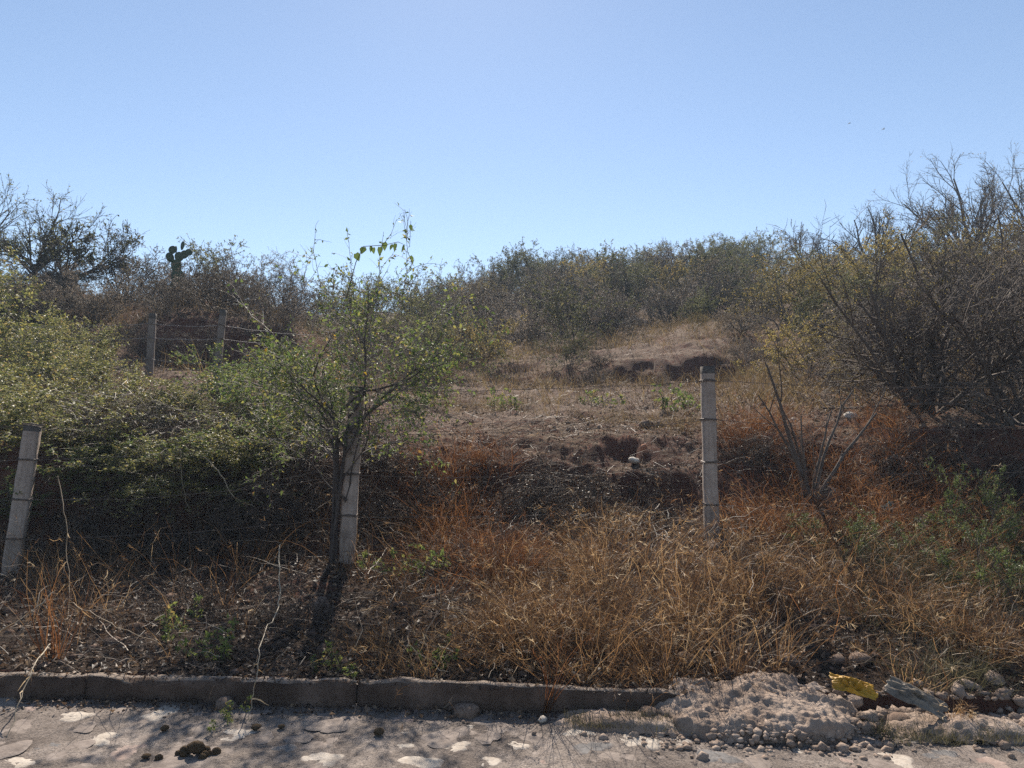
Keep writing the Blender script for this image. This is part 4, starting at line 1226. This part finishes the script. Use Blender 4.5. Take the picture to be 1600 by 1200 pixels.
fill(14.6, 870, 1090, 1.2, ['brown', 'grey'], 'on the terrace below the red earth ledge', (.2, .3), .4)
fill(22, 830, 1010, 1.5, ['olive', 'brown'], 'on grass above the eroded red bank', (.7, 1.1))
fill(19, 1130, 1220, 1.3, ['brown', 'olive'], 'on yellow grass right of the eroded red bank', (.5, .7))
fill(21.5, 540, 850, 1.4, ['olive', 'brown', 'olive'], 'between leafy shrub and red bank, far row', (.8, 1.15))
fill(18, 520, 820, 1.3, ['olive', 'brown', 'ochre'], 'between leafy shrub and red bank, middle row', (.65, 1.0))
fill(15, 500, 780, 1.3, ['olive', 'ochre', 'brown'], 'between leafy shrub and red bank, nearest row', (.5, .75))
fill(17, 1230, 1420, 1.3, ['ochre', 'ochre', 'olive'], 'on right slope behind the thorny shrubs, nearest row', (.55, .85))
fill(14, 1230, 1440, 1.2, ['ochre', 'ochre', 'brown'], 'on the terrace behind the forked shrub', (.6, .85))
fill(11, 1235, 1400, .9, ['ochre', 'ochre', 'olive'], 'on the terrace left of the thorny shrubs', (.42, .6), .6)
fill(21, 1220, 1460, 1.4, ['ochre', 'olive', 'ochre'], 'on right slope behind the thorny shrubs, middle row', (.9, 1.3))
fill(26, 1250, 1600, 1.6, ['ochre', 'olive', 'brown'], 'on right slope behind thorny shrubs, farther row', (1.0, 1.4))
fill(33, 1380, 1650, 1.7, ['olive', 'brown', 'ochre'], 'high on the right slope below the big round tree', (.8, 1.1))
fill(39, 1380, 1650, 1.8, ['olive', 'grey', 'ochre'], 'on the crest below the big round tree', (.7, 1.0))
fill(18, 1480, 1650, 1.5, ['ochre', 'brown'], 'at the right edge behind the thorny shrubs', (1.0, 1.4))
# left mound
fill(20.5, 130, 490, 1.25, ['grey', 'grey', 'grey', 'olive'], 'on the skyline of the left mound', (.65, .95), .6)
fill(18.5, 20, 480, 1.0, ['brown', 'grey', 'brown'], 'near the top of the left mound', (.55, .75), .6)
fill(16.8, -20, 470, .9, ['brown', 'grey', 'brown'], 'on the face of the left mound', (.5, .75), .5)
fill(15.4, -40, 440, .95, ['brown', 'brown', 'grey'], 'at the left mound foot behind the far fence', (.45, .7), .4)
fill(19.5, -90, 110, 1.2, ['grey', 'olive', 'brown'], 'under the leafy tree at the left edge', (.5, .75), .6)
fill(25, 440, 640, 1.6, ['olive', 'grey'], 'in the dip of the skyline behind the tall leafy shrub', (.7, 1.0))
fill(33, 470, 690, 1.7, ['olive', 'grey'], 'far down the skyline dip behind the leafy shrub', (.9, 1.2))

ORD = ['leftmost', 'second from left', 'third from left', 'fourth from left', 'fifth from left', 'sixth from left', 'seventh from left', 'eighth from left', 'ninth from left', 'tenth from left', 'eleventh from left', 'twelfth from left', 'thirteenth from left', 'fourteenth from left']
bylab = {}
for lb, px, o in PEND: bylab.setdefault(lb, []).append((px, o))
for lb, v in bylab.items():
    v.sort(key=lambda t: t[0])
    for i, (px, o) in enumerate(v):
        o['label'] = lb if len(v) == 1 else lb + ', ' + ('rightmost' if i == len(v) - 1 else ORD[min(i, 13)])

# trees on the skyline
def tree(seed, px, d, H, label, leafm, bark, ls=.06, name='bare_tree', **kw):
    o_ = tree_out(seed, H, **kw)
    ms = plant_meshes(o_, 3, bark, leafm, ls, .5, seed, bark2=bark)
    top = max(v.co.z for m_ in ms[:2] if m_ for v in m_.vertices)
    return plant_obj(name, ms, on_ground(px, d), RN.uniform(0, 6), H / top, label, 'tree')


def fan_tree(seed, px, d, H, label, bark, leafm, n_leaf, stems, kids, rmin, W=1.0, name='round_tree', ang=30, lean=.85):
    o_ = bush_out(seed, H=2.2, W=W, stems=stems, kids=kids, leaf=(0, 0, 0, n_leaf), r=.05, ang=ang, wander=.09, up=.015, lean=lean, rmin=rmin, nseg=(6, 5, 4, 2))
    ms = plant_meshes(o_, 1, bark, leafm, .035, .5, seed, bark2=bark)
    top = max(v.co.z for v in ms[1].vertices)
    return plant_obj(name, ms, on_ground(px, d), RN.uniform(0, 6), H / top, label, 'tree')


fan_tree(501, 1530, 31, 5.1, 'big round nearly leafless tree on the right skyline', M['bark'], M['leaf_ochre'], 1, 10, (8, 6, 5), .0035)
fan_tree(502, 1660, 30, 5.2, 'nearly leafless tree cut by the right edge on the skyline', M['bark'], M['leaf_ochre'], 1, 9, (8, 6, 5), .0035)
fan_tree(503, 1372, 37, 4.0, 'dark spreading bare tree on the right skyline left of the big round tree', M['bark_dark'], M['leaf_grey'], 0, 8, (7, 5, 4), .006, 1.25, 'bare_tree', 34, 1.0)
fan_tree(504, 1312, 40, 3.3, 'smaller dark bare tree touching the spreading bare tree on its left', M['bark_dark'], M['leaf_grey'], 0, 7, (7, 5, 4), .006, 1.1, 'bare_tree', 34, .9)
tree(505, 1262, 44, 3.2, 'fine twigged small tree left of the dark bare trees', M['leaf_olive'], M['bark'], .05, trunk=.3, r=.08, limbs=8, kids=(6, 5, 4), leaf=(0, 0, 0, 0, 1), spread=45, up=.04, rmin=.007)
tree(506, 1147, 54, 3.9, 'lone small bare tree standing above the skyline bushes', M['leaf_olive'], M['bark'], .05, trunk=.36, r=.08, limbs=7, kids=(5, 4, 4), leaf=(0, 0, 0, 0, 1), spread=50, up=.04, rmin=.009)
tree(507, 45, 19.5, 2.9, 'thin leaved tree on the left skyline at the edge of view', M['leaf_olive'], M['bark_dark'], .035, 'mesquite_tree', trunk=.15, r=.05, limbs=11, kids=(7, 6, 5), leaf=(0, 0, 0, 0, 1), spread=40, up=.01, rmin=.003)
tree(508, 95, 19.5, 2.1, 'leaning thin leaved tree right of the tree at the left edge', M['leaf_olive'], M['bark_dark'], .05, 'mesquite_tree', trunk=.15, r=.04, limbs=9, kids=(6, 6, 5), leaf=(0, 0, 0, 0, 1), spread=45, up=.0, rmin=.004, lean=(.8, 0))
tree(509, -60, 20, 2.9, 'thin leaved tree cut by the left edge of view', M['leaf_olive'], M['bark_dark'], .035, 'mesquite_tree', trunk=.15, r=.05, limbs=11, kids=(7, 6, 5), leaf=(0, 0, 0, 0, 1), spread=40, up=.01, rmin=.003)

# prickly pear on the mound
def pad_mesh(seed):
    import bmesh
    bm = bmesh.new(); bmesh.ops.create_uvsphere(bm, u_segments=16, v_segments=10, radius=.5)
    co = np.array([v.co[:] for v in bm.verts]); fc = [[v.index for v in f.verts] for f in bm.faces]; bm.free()
    co[:, 1] *= .16
    co[:, 0] *= .80 + .22 * (co[:, 2] + .3)
    co[:, 2] += .5
    return np_mesh('pad', co, [np.array([f for f in fc if len(f) == 4]), np.array([f for f in fc if len(f) == 3])], M['cactus'], smooth=True)


cp = on_ground(279, 17.9)
cac = empty('prickly_pear', cp); tag(cac, 'dark green prickly pear cactus rising above the left mound skyline', 'cactus')
pads = [pad_mesh(s) for s in range(2)]
zt = at(276, 428, 17.9).z
for (px, py, h, ry) in ((276, 470, .36, 0.0), (277, 452, .34, .05), (276, 434, .30, 0.05), (269, 417, .22, -.45), (279, 416, .22, .1), (284, 411, .2, .5), (270, 404, .20, -.2), (284, 398, .20, .15), (290, 405, .17, .8), (275, 402, .15, -.1)):
    p = at(px, py - 7, 17.6) - cp
    o = add('pad', pads[int(px) % 2], cac, p); o.scale = (h * 1.12, h * 1.12, h * 1.12); o.rotation_euler = (RN.gauss(0, .1), ry, RN.gauss(0, .5))

# two birds far up in the sky
for (px, py, lb, s) in ((1380, 202, 'small dark bird gliding in the sky at the right, lower of the two', .5), (1327, 193, 'tiny dark bird in the sky at the right, upper left of the two', .42)):
    br = empty('bird', at(px, py, 90)); tag(br, lb, 'bird', 'birds in the sky')
    v = [(-.5, 0, .02), (.5, .04, .03), (.15, .12, .08), (.15, -.12, .08), (-.15, 0, .12), (0, 0, -.06)]
    add('body', np_mesh('body', np.array(v) * s, np.array([(0, 2, 4), (0, 4, 3), (1, 4, 2), (1, 3, 4), (0, 5, 2), (0, 3, 5), (1, 2, 5), (1, 5, 3)]), M['bird']), br)
    for sg in (-1, 1):
        w = np.array([(-.15, .05 * sg, .05), (.2, .05 * sg, .05), (.12, .5 * sg, .16), (-.1, 1.0 * sg, .06), (0, .5 * sg, .20)]) * s
        add('wing', np_mesh('wing', w, np.array([(0, 1, 4), (1, 2, 4), (2, 3, 4), (3, 0, 4), (0, 2, 1), (0, 3, 2)]), M['bird']), br)

# ------------------------------------------------------------------ grass
def grass_field(name, clumps, per, L, W, m, spread=.05, lean=.45, nseg=4, droop=.7, bend=.5, seed=0, varc=.5, heads=0.0, wander=0.0):
    """clumps: (N,2) positions"""
    rg = np.random.default_rng(seed)
    N_ = len(clumps)
    cnt = per if np.ndim(per) else np.full(N_, per)
    ci = np.repeat(np.arange(N_), cnt)
    n = len(ci)
    off = rg.normal(size=(n, 2)) * spread
    xy = clumps[ci] + off
    z = ground_z(xy[:, 0], xy[:, 1])
    base = np.stack([xy[:, 0], xy[:, 1], z - .01], -1)
    cl = rg.normal(size=(N_, 2)) * .18
    d0 = np.stack([off[:, 0] / spread * lean * .45 + cl[ci, 0] + rg.normal(size=n) * lean * .5, off[:, 1] / spread * lean * .45 + cl[ci, 1] + rg.normal(size=n) * lean * .5, np.ones(n)], -1)
    csc = rg.uniform(.4, 1.4, N_)
    ln = rg.uniform(L[0], L[1], n) * csc[ci]
    wd_ = rg.uniform(W[0], W[1], n)
    V, Fq, pv, pts = ribbons(base, d0, ln, wd_, nseg, droop, bend, wander, rg)
    cv = rg.uniform(size=N_)
    var = np.clip(rg.beta(.8, 1.0, n) * (1 - varc) + cv[ci] * varc, 0, 1)
    b = Batch(); b.add(V, Fq, pv, var)
    if heads > 0:
        pick = np.where(rg.random(n) < heads)[0]
        tip = pts[pick, -1]; td = norm(pts[pick, -1] - pts[pick, -2])
        k = 7
        rep = np.repeat(np.arange(len(pick)), k)
        tt = rg.uniform(0, .09, len(rep))[:, None]
        hb = tip[rep] - td[rep] * tt
        hd = td[rep] + rg.normal(size=(len(rep), 3)) * .55
        V, Fq, pv, _ = ribbons(hb, hd, rg.uniform(.02, .045, len(rep)), np.full(len(rep), .0035), 1, .3, .2, 0, rg, .3)
        b.add(V, Fq, pv, np.clip(var[pick][rep] + .2, 0, 1))
    return b.mesh(name, m)


def pts_in(n, x0, x1, y0, y1, seed, f=None, bearing=False):
    rg = np.random.default_rng(seed); o = []
    while len(o) < n:
        x, y = rg.uniform(x0, x1), rg.uniform(y0, y1)
        if bearing: x = x * y
        if y < kerb_y(x) + .17: continue
        if f is None or rg.random() < f(x, y): o.append((x, y))
    return np.array(o)


gs = lambda x, c, w: math.exp(-((x - c) / w) ** 2)
# straw coloured mass behind the kerb
dens_a = lambda x, y: min(1, .12 + 1.0 * gs(x, .75, .85) * (1 if y < 6.2 else .5) + .45 * gs(x, 2.6, 1.2))
gn = lambda x, y, sd, k=1.6: float(vnoise(np.array([x * k]), np.array([y * k]), sd)[0])
a1 = pts_in(118, -1.1, 3.6, 4.25, 6.6, 1, lambda x, y: dens_a(x, y) * (1 if y < 5.5 else .35) * (1 if gn(x, y, 5, 2.2) > .5 else .08))
a1 = a1[~((np.abs(a1[:, 0] - 1.85) < .28) & (a1[:, 1] < 5.0))]
tag(add('dry_grass', grass_field('dry_grass', a1, 95, (.09, .52), (.0024, .006), M['grass'], .075, .95, 5, 1.2, 1.0, 1, .4, .2, .26)), kind='stuff')
a9 = pts_in(90, -.2, 1.75, 4.3, 6.0, 31, lambda x, y: 1 if gn(x, y, 33, 2.0) > .45 else .1)
tag(add('tall_straw', grass_field('tall_straw', a9, 17, (.3, .78), (.003, .006), M['grass'], .06, .6, 7, 1.0, .7, 31, .3, .45, .16)), kind='stuff')
a10 = pts_in(80, 1.75, 4.4, 4.4, 7.2, 32, lambda x, y: 1 if gn(x, y, 35, 1.8) > .5 else .1)
tag(add('tall_weeds', grass_field('tall_weeds', a10, 12, (.25, .65), (.003, .0055), M['grass_rust'], .08, .6, 7, .9, .8, 32, .5, .4, .2)), kind='stuff')
# tangled brown grass further back up to the bank
a2 = pts_in(135, -1.1, 4.6, 5.4, 7.5, 2, lambda x, y: (.45 if x > 2 else .16 if -.9 < x < 1.7 and y > 5.7 else .7) * (1 if gn(x, y, 9) > .5 else .1))
tag(add('brown_grass', grass_field('brown_grass', a2, 50, (.10, .6), (.003, .0062), M['grass'], .10, 1.05, 6, 1.3, 1.2, 2, .5, .12, .34)), kind='stuff')
# rust coloured stand
fg = lambda x, y: 1 if gn(x, y, 13) > .5 else .08
a3 = np.concatenate([pts_in(60, -1.15, -.1, 6.9, 8.2, 3, fg), pts_in(40, -.9, .1, 5.6, 6.6, 4, fg), pts_in(85, 2.0, 4.2, 7.0, 8.5, 5, fg), pts_in(45, 1.9, 4.2, 6.0, 7.0, 6, fg)])
tag(add('rust_grass', grass_field('rust_grass', a3, 58, (.16, .58), (.003, .006), M['grass_rust'], .09, .8, 5, 1.1, 1.0, 3, .5, .10, .2)), kind='stuff')
# wiry grey green grass at the right
a4 = pts_in(90, 2.3, 4.6, 4.25, 6.2, 7, fg)
tag(add('wiry_grass', grass_field('wiry_grass', a4, 85, (.10, .42), (.0022, .0045), M['grass_green'], .08, .8, 5, .9, .9, 4, .4, .05, .12)), kind='stuff')
# sparse dry grass on the left verge and against the bank
a5 = pts_in(130, -5.2, -1.0, 4.3, 7.8, 8, lambda x, y: .25 if y < 6 else .8)
tag(add('sparse_grass', grass_field('sparse_grass', a5, 16, (.15, .55), (.003, .0055), M['grass'], .07, .5, 4, .8, .7, 5, .5, .1, .08)), kind='stuff')
# ochre grass over terrace and lower hill
dh = lambda u, y: (.10 if y < 10.5 and u < .27 else .9)
rg = np.random.default_rng(77)
yy = rg.uniform(9.0, 34, 5200); uu = rg.uniform(-.62, .68, 5200)
keep = np.array([(rg.random() < (.07 if (y_ < 11.3 and u_ < .27) else .25 if y_ < 14 and u_ < .3 else 1.0)) for y_, u_ in zip(yy, uu)])
# leave the two scarps bare
scarp = ((uu > .03) & (uu < .28) & (yy > 15.2) & (yy < 17.8)) | ((uu < -.25) & (yy > 13.5) & (yy < 15.2))
keep &= ~scarp | (rg.random(5200) < .08)
a6 = np.stack([uu * yy, yy], -1)[keep]
tag(add('hill_grass', grass_field('hill_grass', a6, 11, (.16, .5), (.007, .013), M['grass_hill'], .18, .6, 2, .7, .7, 6, .5)), kind='stuff')
a8 = pts_in(110, -.25, .42, 8.5, 12.5, 21, lambda x, y: 1 if gn(x, y, 23, .9) > .52 else .05, True)
tag(add('terrace_grass', grass_field('terrace_grass', a8, 22, (.06, .32), (.003, .006), M['grass_hill'], .08, .7, 3, .8, .8, 16, .5, .1)), kind='stuff')
# short grey-green moss grass on the low heaps
a7 = np.stack([np.random.default_rng(3).uniform(.3, .95, 60), np.random.default_rng(4).uniform(3.86, 4.0, 60)], -1)
a7 = np.concatenate([a7, np.stack([np.random.default_rng(5).uniform(1.85, 2.6, 70), np.random.default_rng(6).uniform(3.74, 3.92, 70)], -1)])


def on_heap_grass():
    global ground_z
    keep_ = ground_z
    ground_z = lambda x, y, micro=True: road_z0(x) + .035
    o = add('short_grass', grass_field('short_grass', a7, 28, (.02, .07), (.0018, .003), M['grass_green'], .03, .6, 3, .5, .5, 9, .4))
    ground_z = keep_
    tag(o, kind='stuff')


on_heap_grass()

# tangles of dead stems: criss-cross over bank and verge
def tangle(name, X, Y, lift, L, W, seed, m, up=.35, nseg=6, wander=.28):
    rg = np.random.default_rng(seed); n = len(X)
    base = np.stack([X, Y, ground_z(X, Y) + lift * rg.random(n)], -1)
    d0 = rg.normal(size=(n, 3)); d0[:, 2] = rg.normal(size=n) * .4 + up
    V, Fq, pv, pts = ribbons(base, d0, rg.uniform(L[0], L[1], n), rg.uniform(W[0], W[1], n), nseg, .5, .5, wander, rg, .3)
    b = Batch(); b.add(V, Fq, pv, rg.beta(.8, 1.2, n))
    # side twigs
    i = rg.integers(0, n, n); k = rg.integers(1, nseg, n)
    V, Fq, pv, _ = ribbons(pts[i, k], norm(pts[i, k] - pts[i, k - 1]) + rg.normal(size=(n, 3)) * .6, rg.uniform(.06, .2, n), np.full(n, W[0] * .8), 3, .2, .4, .2, rg, .4)
    b.add(V, Fq, pv, rg.beta(.8, 1.2, n))
    return tag(add(name, b.mesh(name, m)), kind='stuff')


n = 6000
Y1 = RG.uniform(6.9, 8.7, n); X1 = RG.uniform(-5.2, 5.2, n)
k_ = vnoise(X1 * 1.7, Y1 * 2.2, 61) > .58; Y1 = Y1[k_]; X1 = X1[k_]
tangle('dead_stems', X1, Y1, .15, (.2, .7), (.0025, .006), 1, M['stem'])
n = 3400
Y2 = RG.uniform(4.3, 7.0, n); X2 = RG.uniform(-4.3, 4.3, n)
tangle('dead_twigs', X2, Y2, .10, (.15, .6), (.0028, .006), 2, M['stem'], .3)
n = 4200
Y3 = RG.uniform(8.6, 17, n); X3 = Y3 * RG.uniform(-.6, .66, n)
tangle('terrace_twigs', X3, Y3, .03, (.15, .5), (.004, .010), 3, M['stem'], .5)
# brambly mesh of stems hanging in front of the left bank
n = 3600
X4 = RG.uniform(-5.0, -1.3, n); Y4 = RG.uniform(7.55, 8.3, n)
tangle('hanging_stems', X4, Y4, .55, (.3, .9), (.003, .006), 4, M['stem'], -.25, 7, .3)

# leaf litter
def litter(name, X, Y, S, m, seed):
    rg = np.random.default_rng(seed); n = len(X)
    pos = np.stack([X, Y, ground_z(X, Y) + .004 + .02 * rg.random(n)], -1)
    ax = rg.normal(size=(n, 3)); ax[:, 2] *= .45
    V, T, per = leafs(pos, ax, S, S * rg.uniform(.35, .7, n), .3, rg, .3)
    b = Batch(); b.add(V, T, per, rg.beta(.9, 1.3, n))
    return tag(add(name, b.mesh(name, m)), kind='stuff')


n = 30000
Y5 = RG.uniform(4.25, 7.9, n); X5 = Y5 * RG.uniform(-.72, .72, n)
k_ = vnoise(X5 * 2.6, Y5 * 2.6, 62) * .7 + .3 * RG.random(n) > .42; Y5 = Y5[k_]; X5 = X5[k_]; n = len(X5)
litter('leaf_litter', X5, Y5, RG.uniform(.012, .06, n), M['litter'], 1)
n = 9000
Y6 = RG.uniform(8.2, 13, n); X6 = Y6 * RG.uniform(-.65, .65, n)
k_ = vnoise(X6 * 1.4, Y6 * 1.4, 63) * .8 + .2 * RG.random(n) > .5; X6 = X6[k_]; Y6 = Y6[k_]; n = len(X6)
litter('terrace_litter', X6, Y6, RG.uniform(.015, .05, n), M['litter'], 2)

XK = RG.uniform(-2.8, 2.7, 1500); YK = kerb_y(XK) - np.abs(RG.normal(0, .07, 1500)) - .012
def road_litter():
    global ground_z
    keep_ = ground_z
    ground_z = lambda x, y, micro=True: road_z(x, y)
    litter('road_litter', XK, YK, RG.uniform(.008, .035, 1500), M['litter'], 7)
    ground_z = keep_


road_litter()
XK = RG.uniform(-2.8, 1.0, 700); YK = kerb_y(XK) + RG.uniform(.0, .14, 700)
def kerb_litter():
    global ground_z
    keep_ = ground_z
    ground_z = lambda x, y, micro=True: road_z0(x) + .112 + 0 * y
    litter('kerb_litter', XK, YK, RG.uniform(.01, .04, 700), M['litter'], 8)
    ground_z = keep_


kerb_litter()

# single conspicuous tufts and stalks
def tuft(px, d, n, L, seed, label, m='grass', lean=.5, droop=.9, heads=.3, spread=.03, name='grass_tuft', w=(.003, .005), z=None):
    p = on_ground(px, d)
    if z is not None: p.z = z
    global ground_z
    keep_ = ground_z
    ground_z = lambda x, y, micro=True: np.zeros_like(np.asarray(x, float))
    me = grass_field(name, np.array([[0.0, 0.0]]), n, L, w, M[m], spread, lean, 7, droop, .6, seed, .2, heads, .05)
    ground_z = keep_
    return tag(add(name, me, None, p), label, 'grass tuft')


tuft(92, 4.55, 30, (.35, .95), 1, 'tall rusty reed tuft behind the kerb at the left edge', 'grass_rust', .35, .55, .1, .035, 'reed_tuft', (.005, .009))
tuft(60, 5.2, 16, (.4, .9), 2, 'thin dry reed tuft leaning left behind the tall rusty one', 'grass', .7, .6, .2, .04, 'reed_tuft', (.004, .007))
tuft(1482, 3.95, 40, (.2, .42), 3, 'pale feathery grass tuft on the road right of the plastic sheet', 'grass', .75, 1.5, .9, .02, z=.0)
tuft(1215, 4.45, 60, (.2, .5), 4, 'straw tuft leaning over the left top of the pale mound', 'grass', .6, 1.1, .4, .05)
tuft(1130, 4.4, 70, (.2, .5), 5, 'dense straw tuft hanging over the kerb left of the pale mound', 'grass', .6, 1.1, .3, .07)
tuft(1050, 4.4, 70, (.25, .55), 6, 'dense straw tuft at the kerb above the rough mortar lump', 'grass', .55, 1.0, .3, .07)
tuft(855, 4.12, 22, (.3, .62), 7, 'slender upright orange stalks in front of the kerb', 'grass_rust', .18, .35, .3, .015, z=0.0)
tuft(660, 4.6, 30, (.15, .4), 8, 'thin dry tuft behind the kerb below the rust grass', 'grass', .6, .9, .2, .05)
tuft(1175, 6.2, 34, (.3, .75), 9, 'tall dry tuft right of the foot of the right post', 'grass', .5, .8, .3, .06)
tuft(130, 7.2, 26, (.25, .6), 10, 'dry upright tuft against the dark bank right of the leaning post', 'grass', .3, .5, .2, .06)
tuft(185, 7.3, 20, (.3, .7), 11, 'taller dry tuft against the dark bank farther right of the leaning post', 'grass', .3, .5, .3, .05)
tuft(1135, 8.6, 30, (.3, .7), 12, 'upright rusty stalks just right of the right post', 'grass_rust', .3, .4, .3, .12)
tuft(1075, 8.6, 24, (.3, .75), 13, 'upright rusty stalks just left of the right post', 'grass_rust', .3, .4, .3, .12)


def stalk(pts, r, label, m='stem_pale'):
    P = [at(x, y, d) for x, y, d in pts]
    o0 = P[0].copy()
    # smooth polyline
    Q = []
    for i in range(len(P) - 1):
        a = P[max(i - 1, 0)]; b = P[i]; c = P[i + 1]; e = P[min(i + 2, len(P) - 1)]
        for k in range(5):
            t = k / 5
            Q.append(Vector((RN.gauss(0, .005), RN.gauss(0, .005), RN.gauss(0, .004))) + .5 * ((2 * b) + (c - a) * t + (2 * a - 5 * b + 4 * c - e) * t * t + (3 * b - a - 3 * c + e) * t ** 3) - o0)
    Q.append(P[-1] - o0)
    V, Fq, per = tubes([(Q, r, r * .4)], len(Q) - 1, 5)
    o = empty('dry_stalk', o0)
    add('stem', np_mesh('stem', V, Fq, M[m], smooth=True), o)
    rgl = np.random.default_rng(int(o0.x * 1000) & 0xffff)
    pk = rgl.integers(1, len(Q) - 1, 9)
    bp = np.array([tuple(Q[i_]) for i_ in pk]); dd_ = np.array([tuple((Q[i_ + 1] - Q[i_]).normalized()) for i_ in pk])
    V, Fq, per, _ = ribbons(bp, dd_ + rgl.normal(size=(9, 3)) * .5, rgl.uniform(.04, .13, 9), rgl.uniform(.004, .009, 9), 4, 1.2, .5, .2, rgl)
    lf_ = add('leaf_blade', np_mesh('leaf_blade', V, Fq, M['grass'], np.repeat(rgl.uniform(.5, 1, 9), per)), o); lf_['kind'] = 'stuff'
    return tag(o, label, 'stalk')


M['stem_tan'] = solid_mat('tan_straw_stalk', [(.3, (.13, .085, .045)), (.7, (.26, .18, .10))], 30, .6, .3, .2, 80)
M['stem_pale'] = solid_mat('pale_straw_stalk', [(.3, (.26, .20, .13)), (.7, (.46, .38, .27))], 30, .6, .3, .2, 80)
stalk([(436, 850, 5.6), (437, 900, 5.2), (434, 950, 4.8), (415, 985, 4.4), (402, 1035, 4.05), (396, 1085, 3.95), (389, 1128, 3.9)], .0045, 'long pale stalk arching down over the kerb at left centre')
stalk([(78, 1008, 4.4), (55, 1035, 4.1), (32, 1090, 3.9), (12, 1150, 3.75), (5, 1182, 3.7)], .0042, 'pale stalk bending over the kerb at the lower left corner')
stalk([(84, 925, 4.7), (50, 955, 4.6), (10, 980, 4.5), (-30, 1000, 4.4)], .005, 'pale broken stalk slanting down to the left edge')
stalk([(108, 940, 4.7), (150, 962, 4.6), (210, 990, 4.5), (270, 1010, 4.45)], .0035, 'thin tan stalk slanting right from the rusty reed tuft', 'stem_tan')
stalk([(90, 745, 6.2), (100, 800, 6.0), (105, 860, 5.8), (108, 950, 5.4), (100, 1010, 5.0)], .0045, 'tall dry stalk with a leaning tip right of the leaning post', 'stem_tan')
stalk([(318, 712, 7.3), (345, 742, 7.25), (365, 775, 7.2), (397, 792, 7.2)], .007, 'pale bare twig hanging across the dark left bank')
stalk([(282, 700, 7.3), (284, 750, 7.25), (296, 800, 7.2)], .004, 'thin pale twig dangling down the dark left bank')

# ------------------------------------------------------------------ light haze
if HAZE:
    hm, nt, out_ = mat('thin_air')
    pv = N(nt, 'ShaderNodeVolumePrincipled')
    pv.inputs['Color'].default_value = (.62, .80, 1.0, 1)
    pv.inputs['Density'].default_value = HAZE
    pv.inputs['Anisotropy'].default_value = 0
    nt.links.new(pv.outputs[0], out_.inputs['Volume'])
    x, y0, y1, z0, z1 = 720, -320, 920, -8, 40
    v = [(-x, y0, z0), (x, y0, z0), (x, y1, z0), (-x, y1, z0), (-x, y0, z1), (x, y0, z1), (x, y1, z1), (-x, y1, z1)]
    hz = add('haze', np_mesh('haze', v, np.array([(0, 3, 2, 1), (4, 5, 6, 7), (0, 1, 5, 4), (1, 2, 6, 5), (2, 3, 7, 6), (3, 0, 4, 7)]), hm))
    tag(hz, kind='stuff')
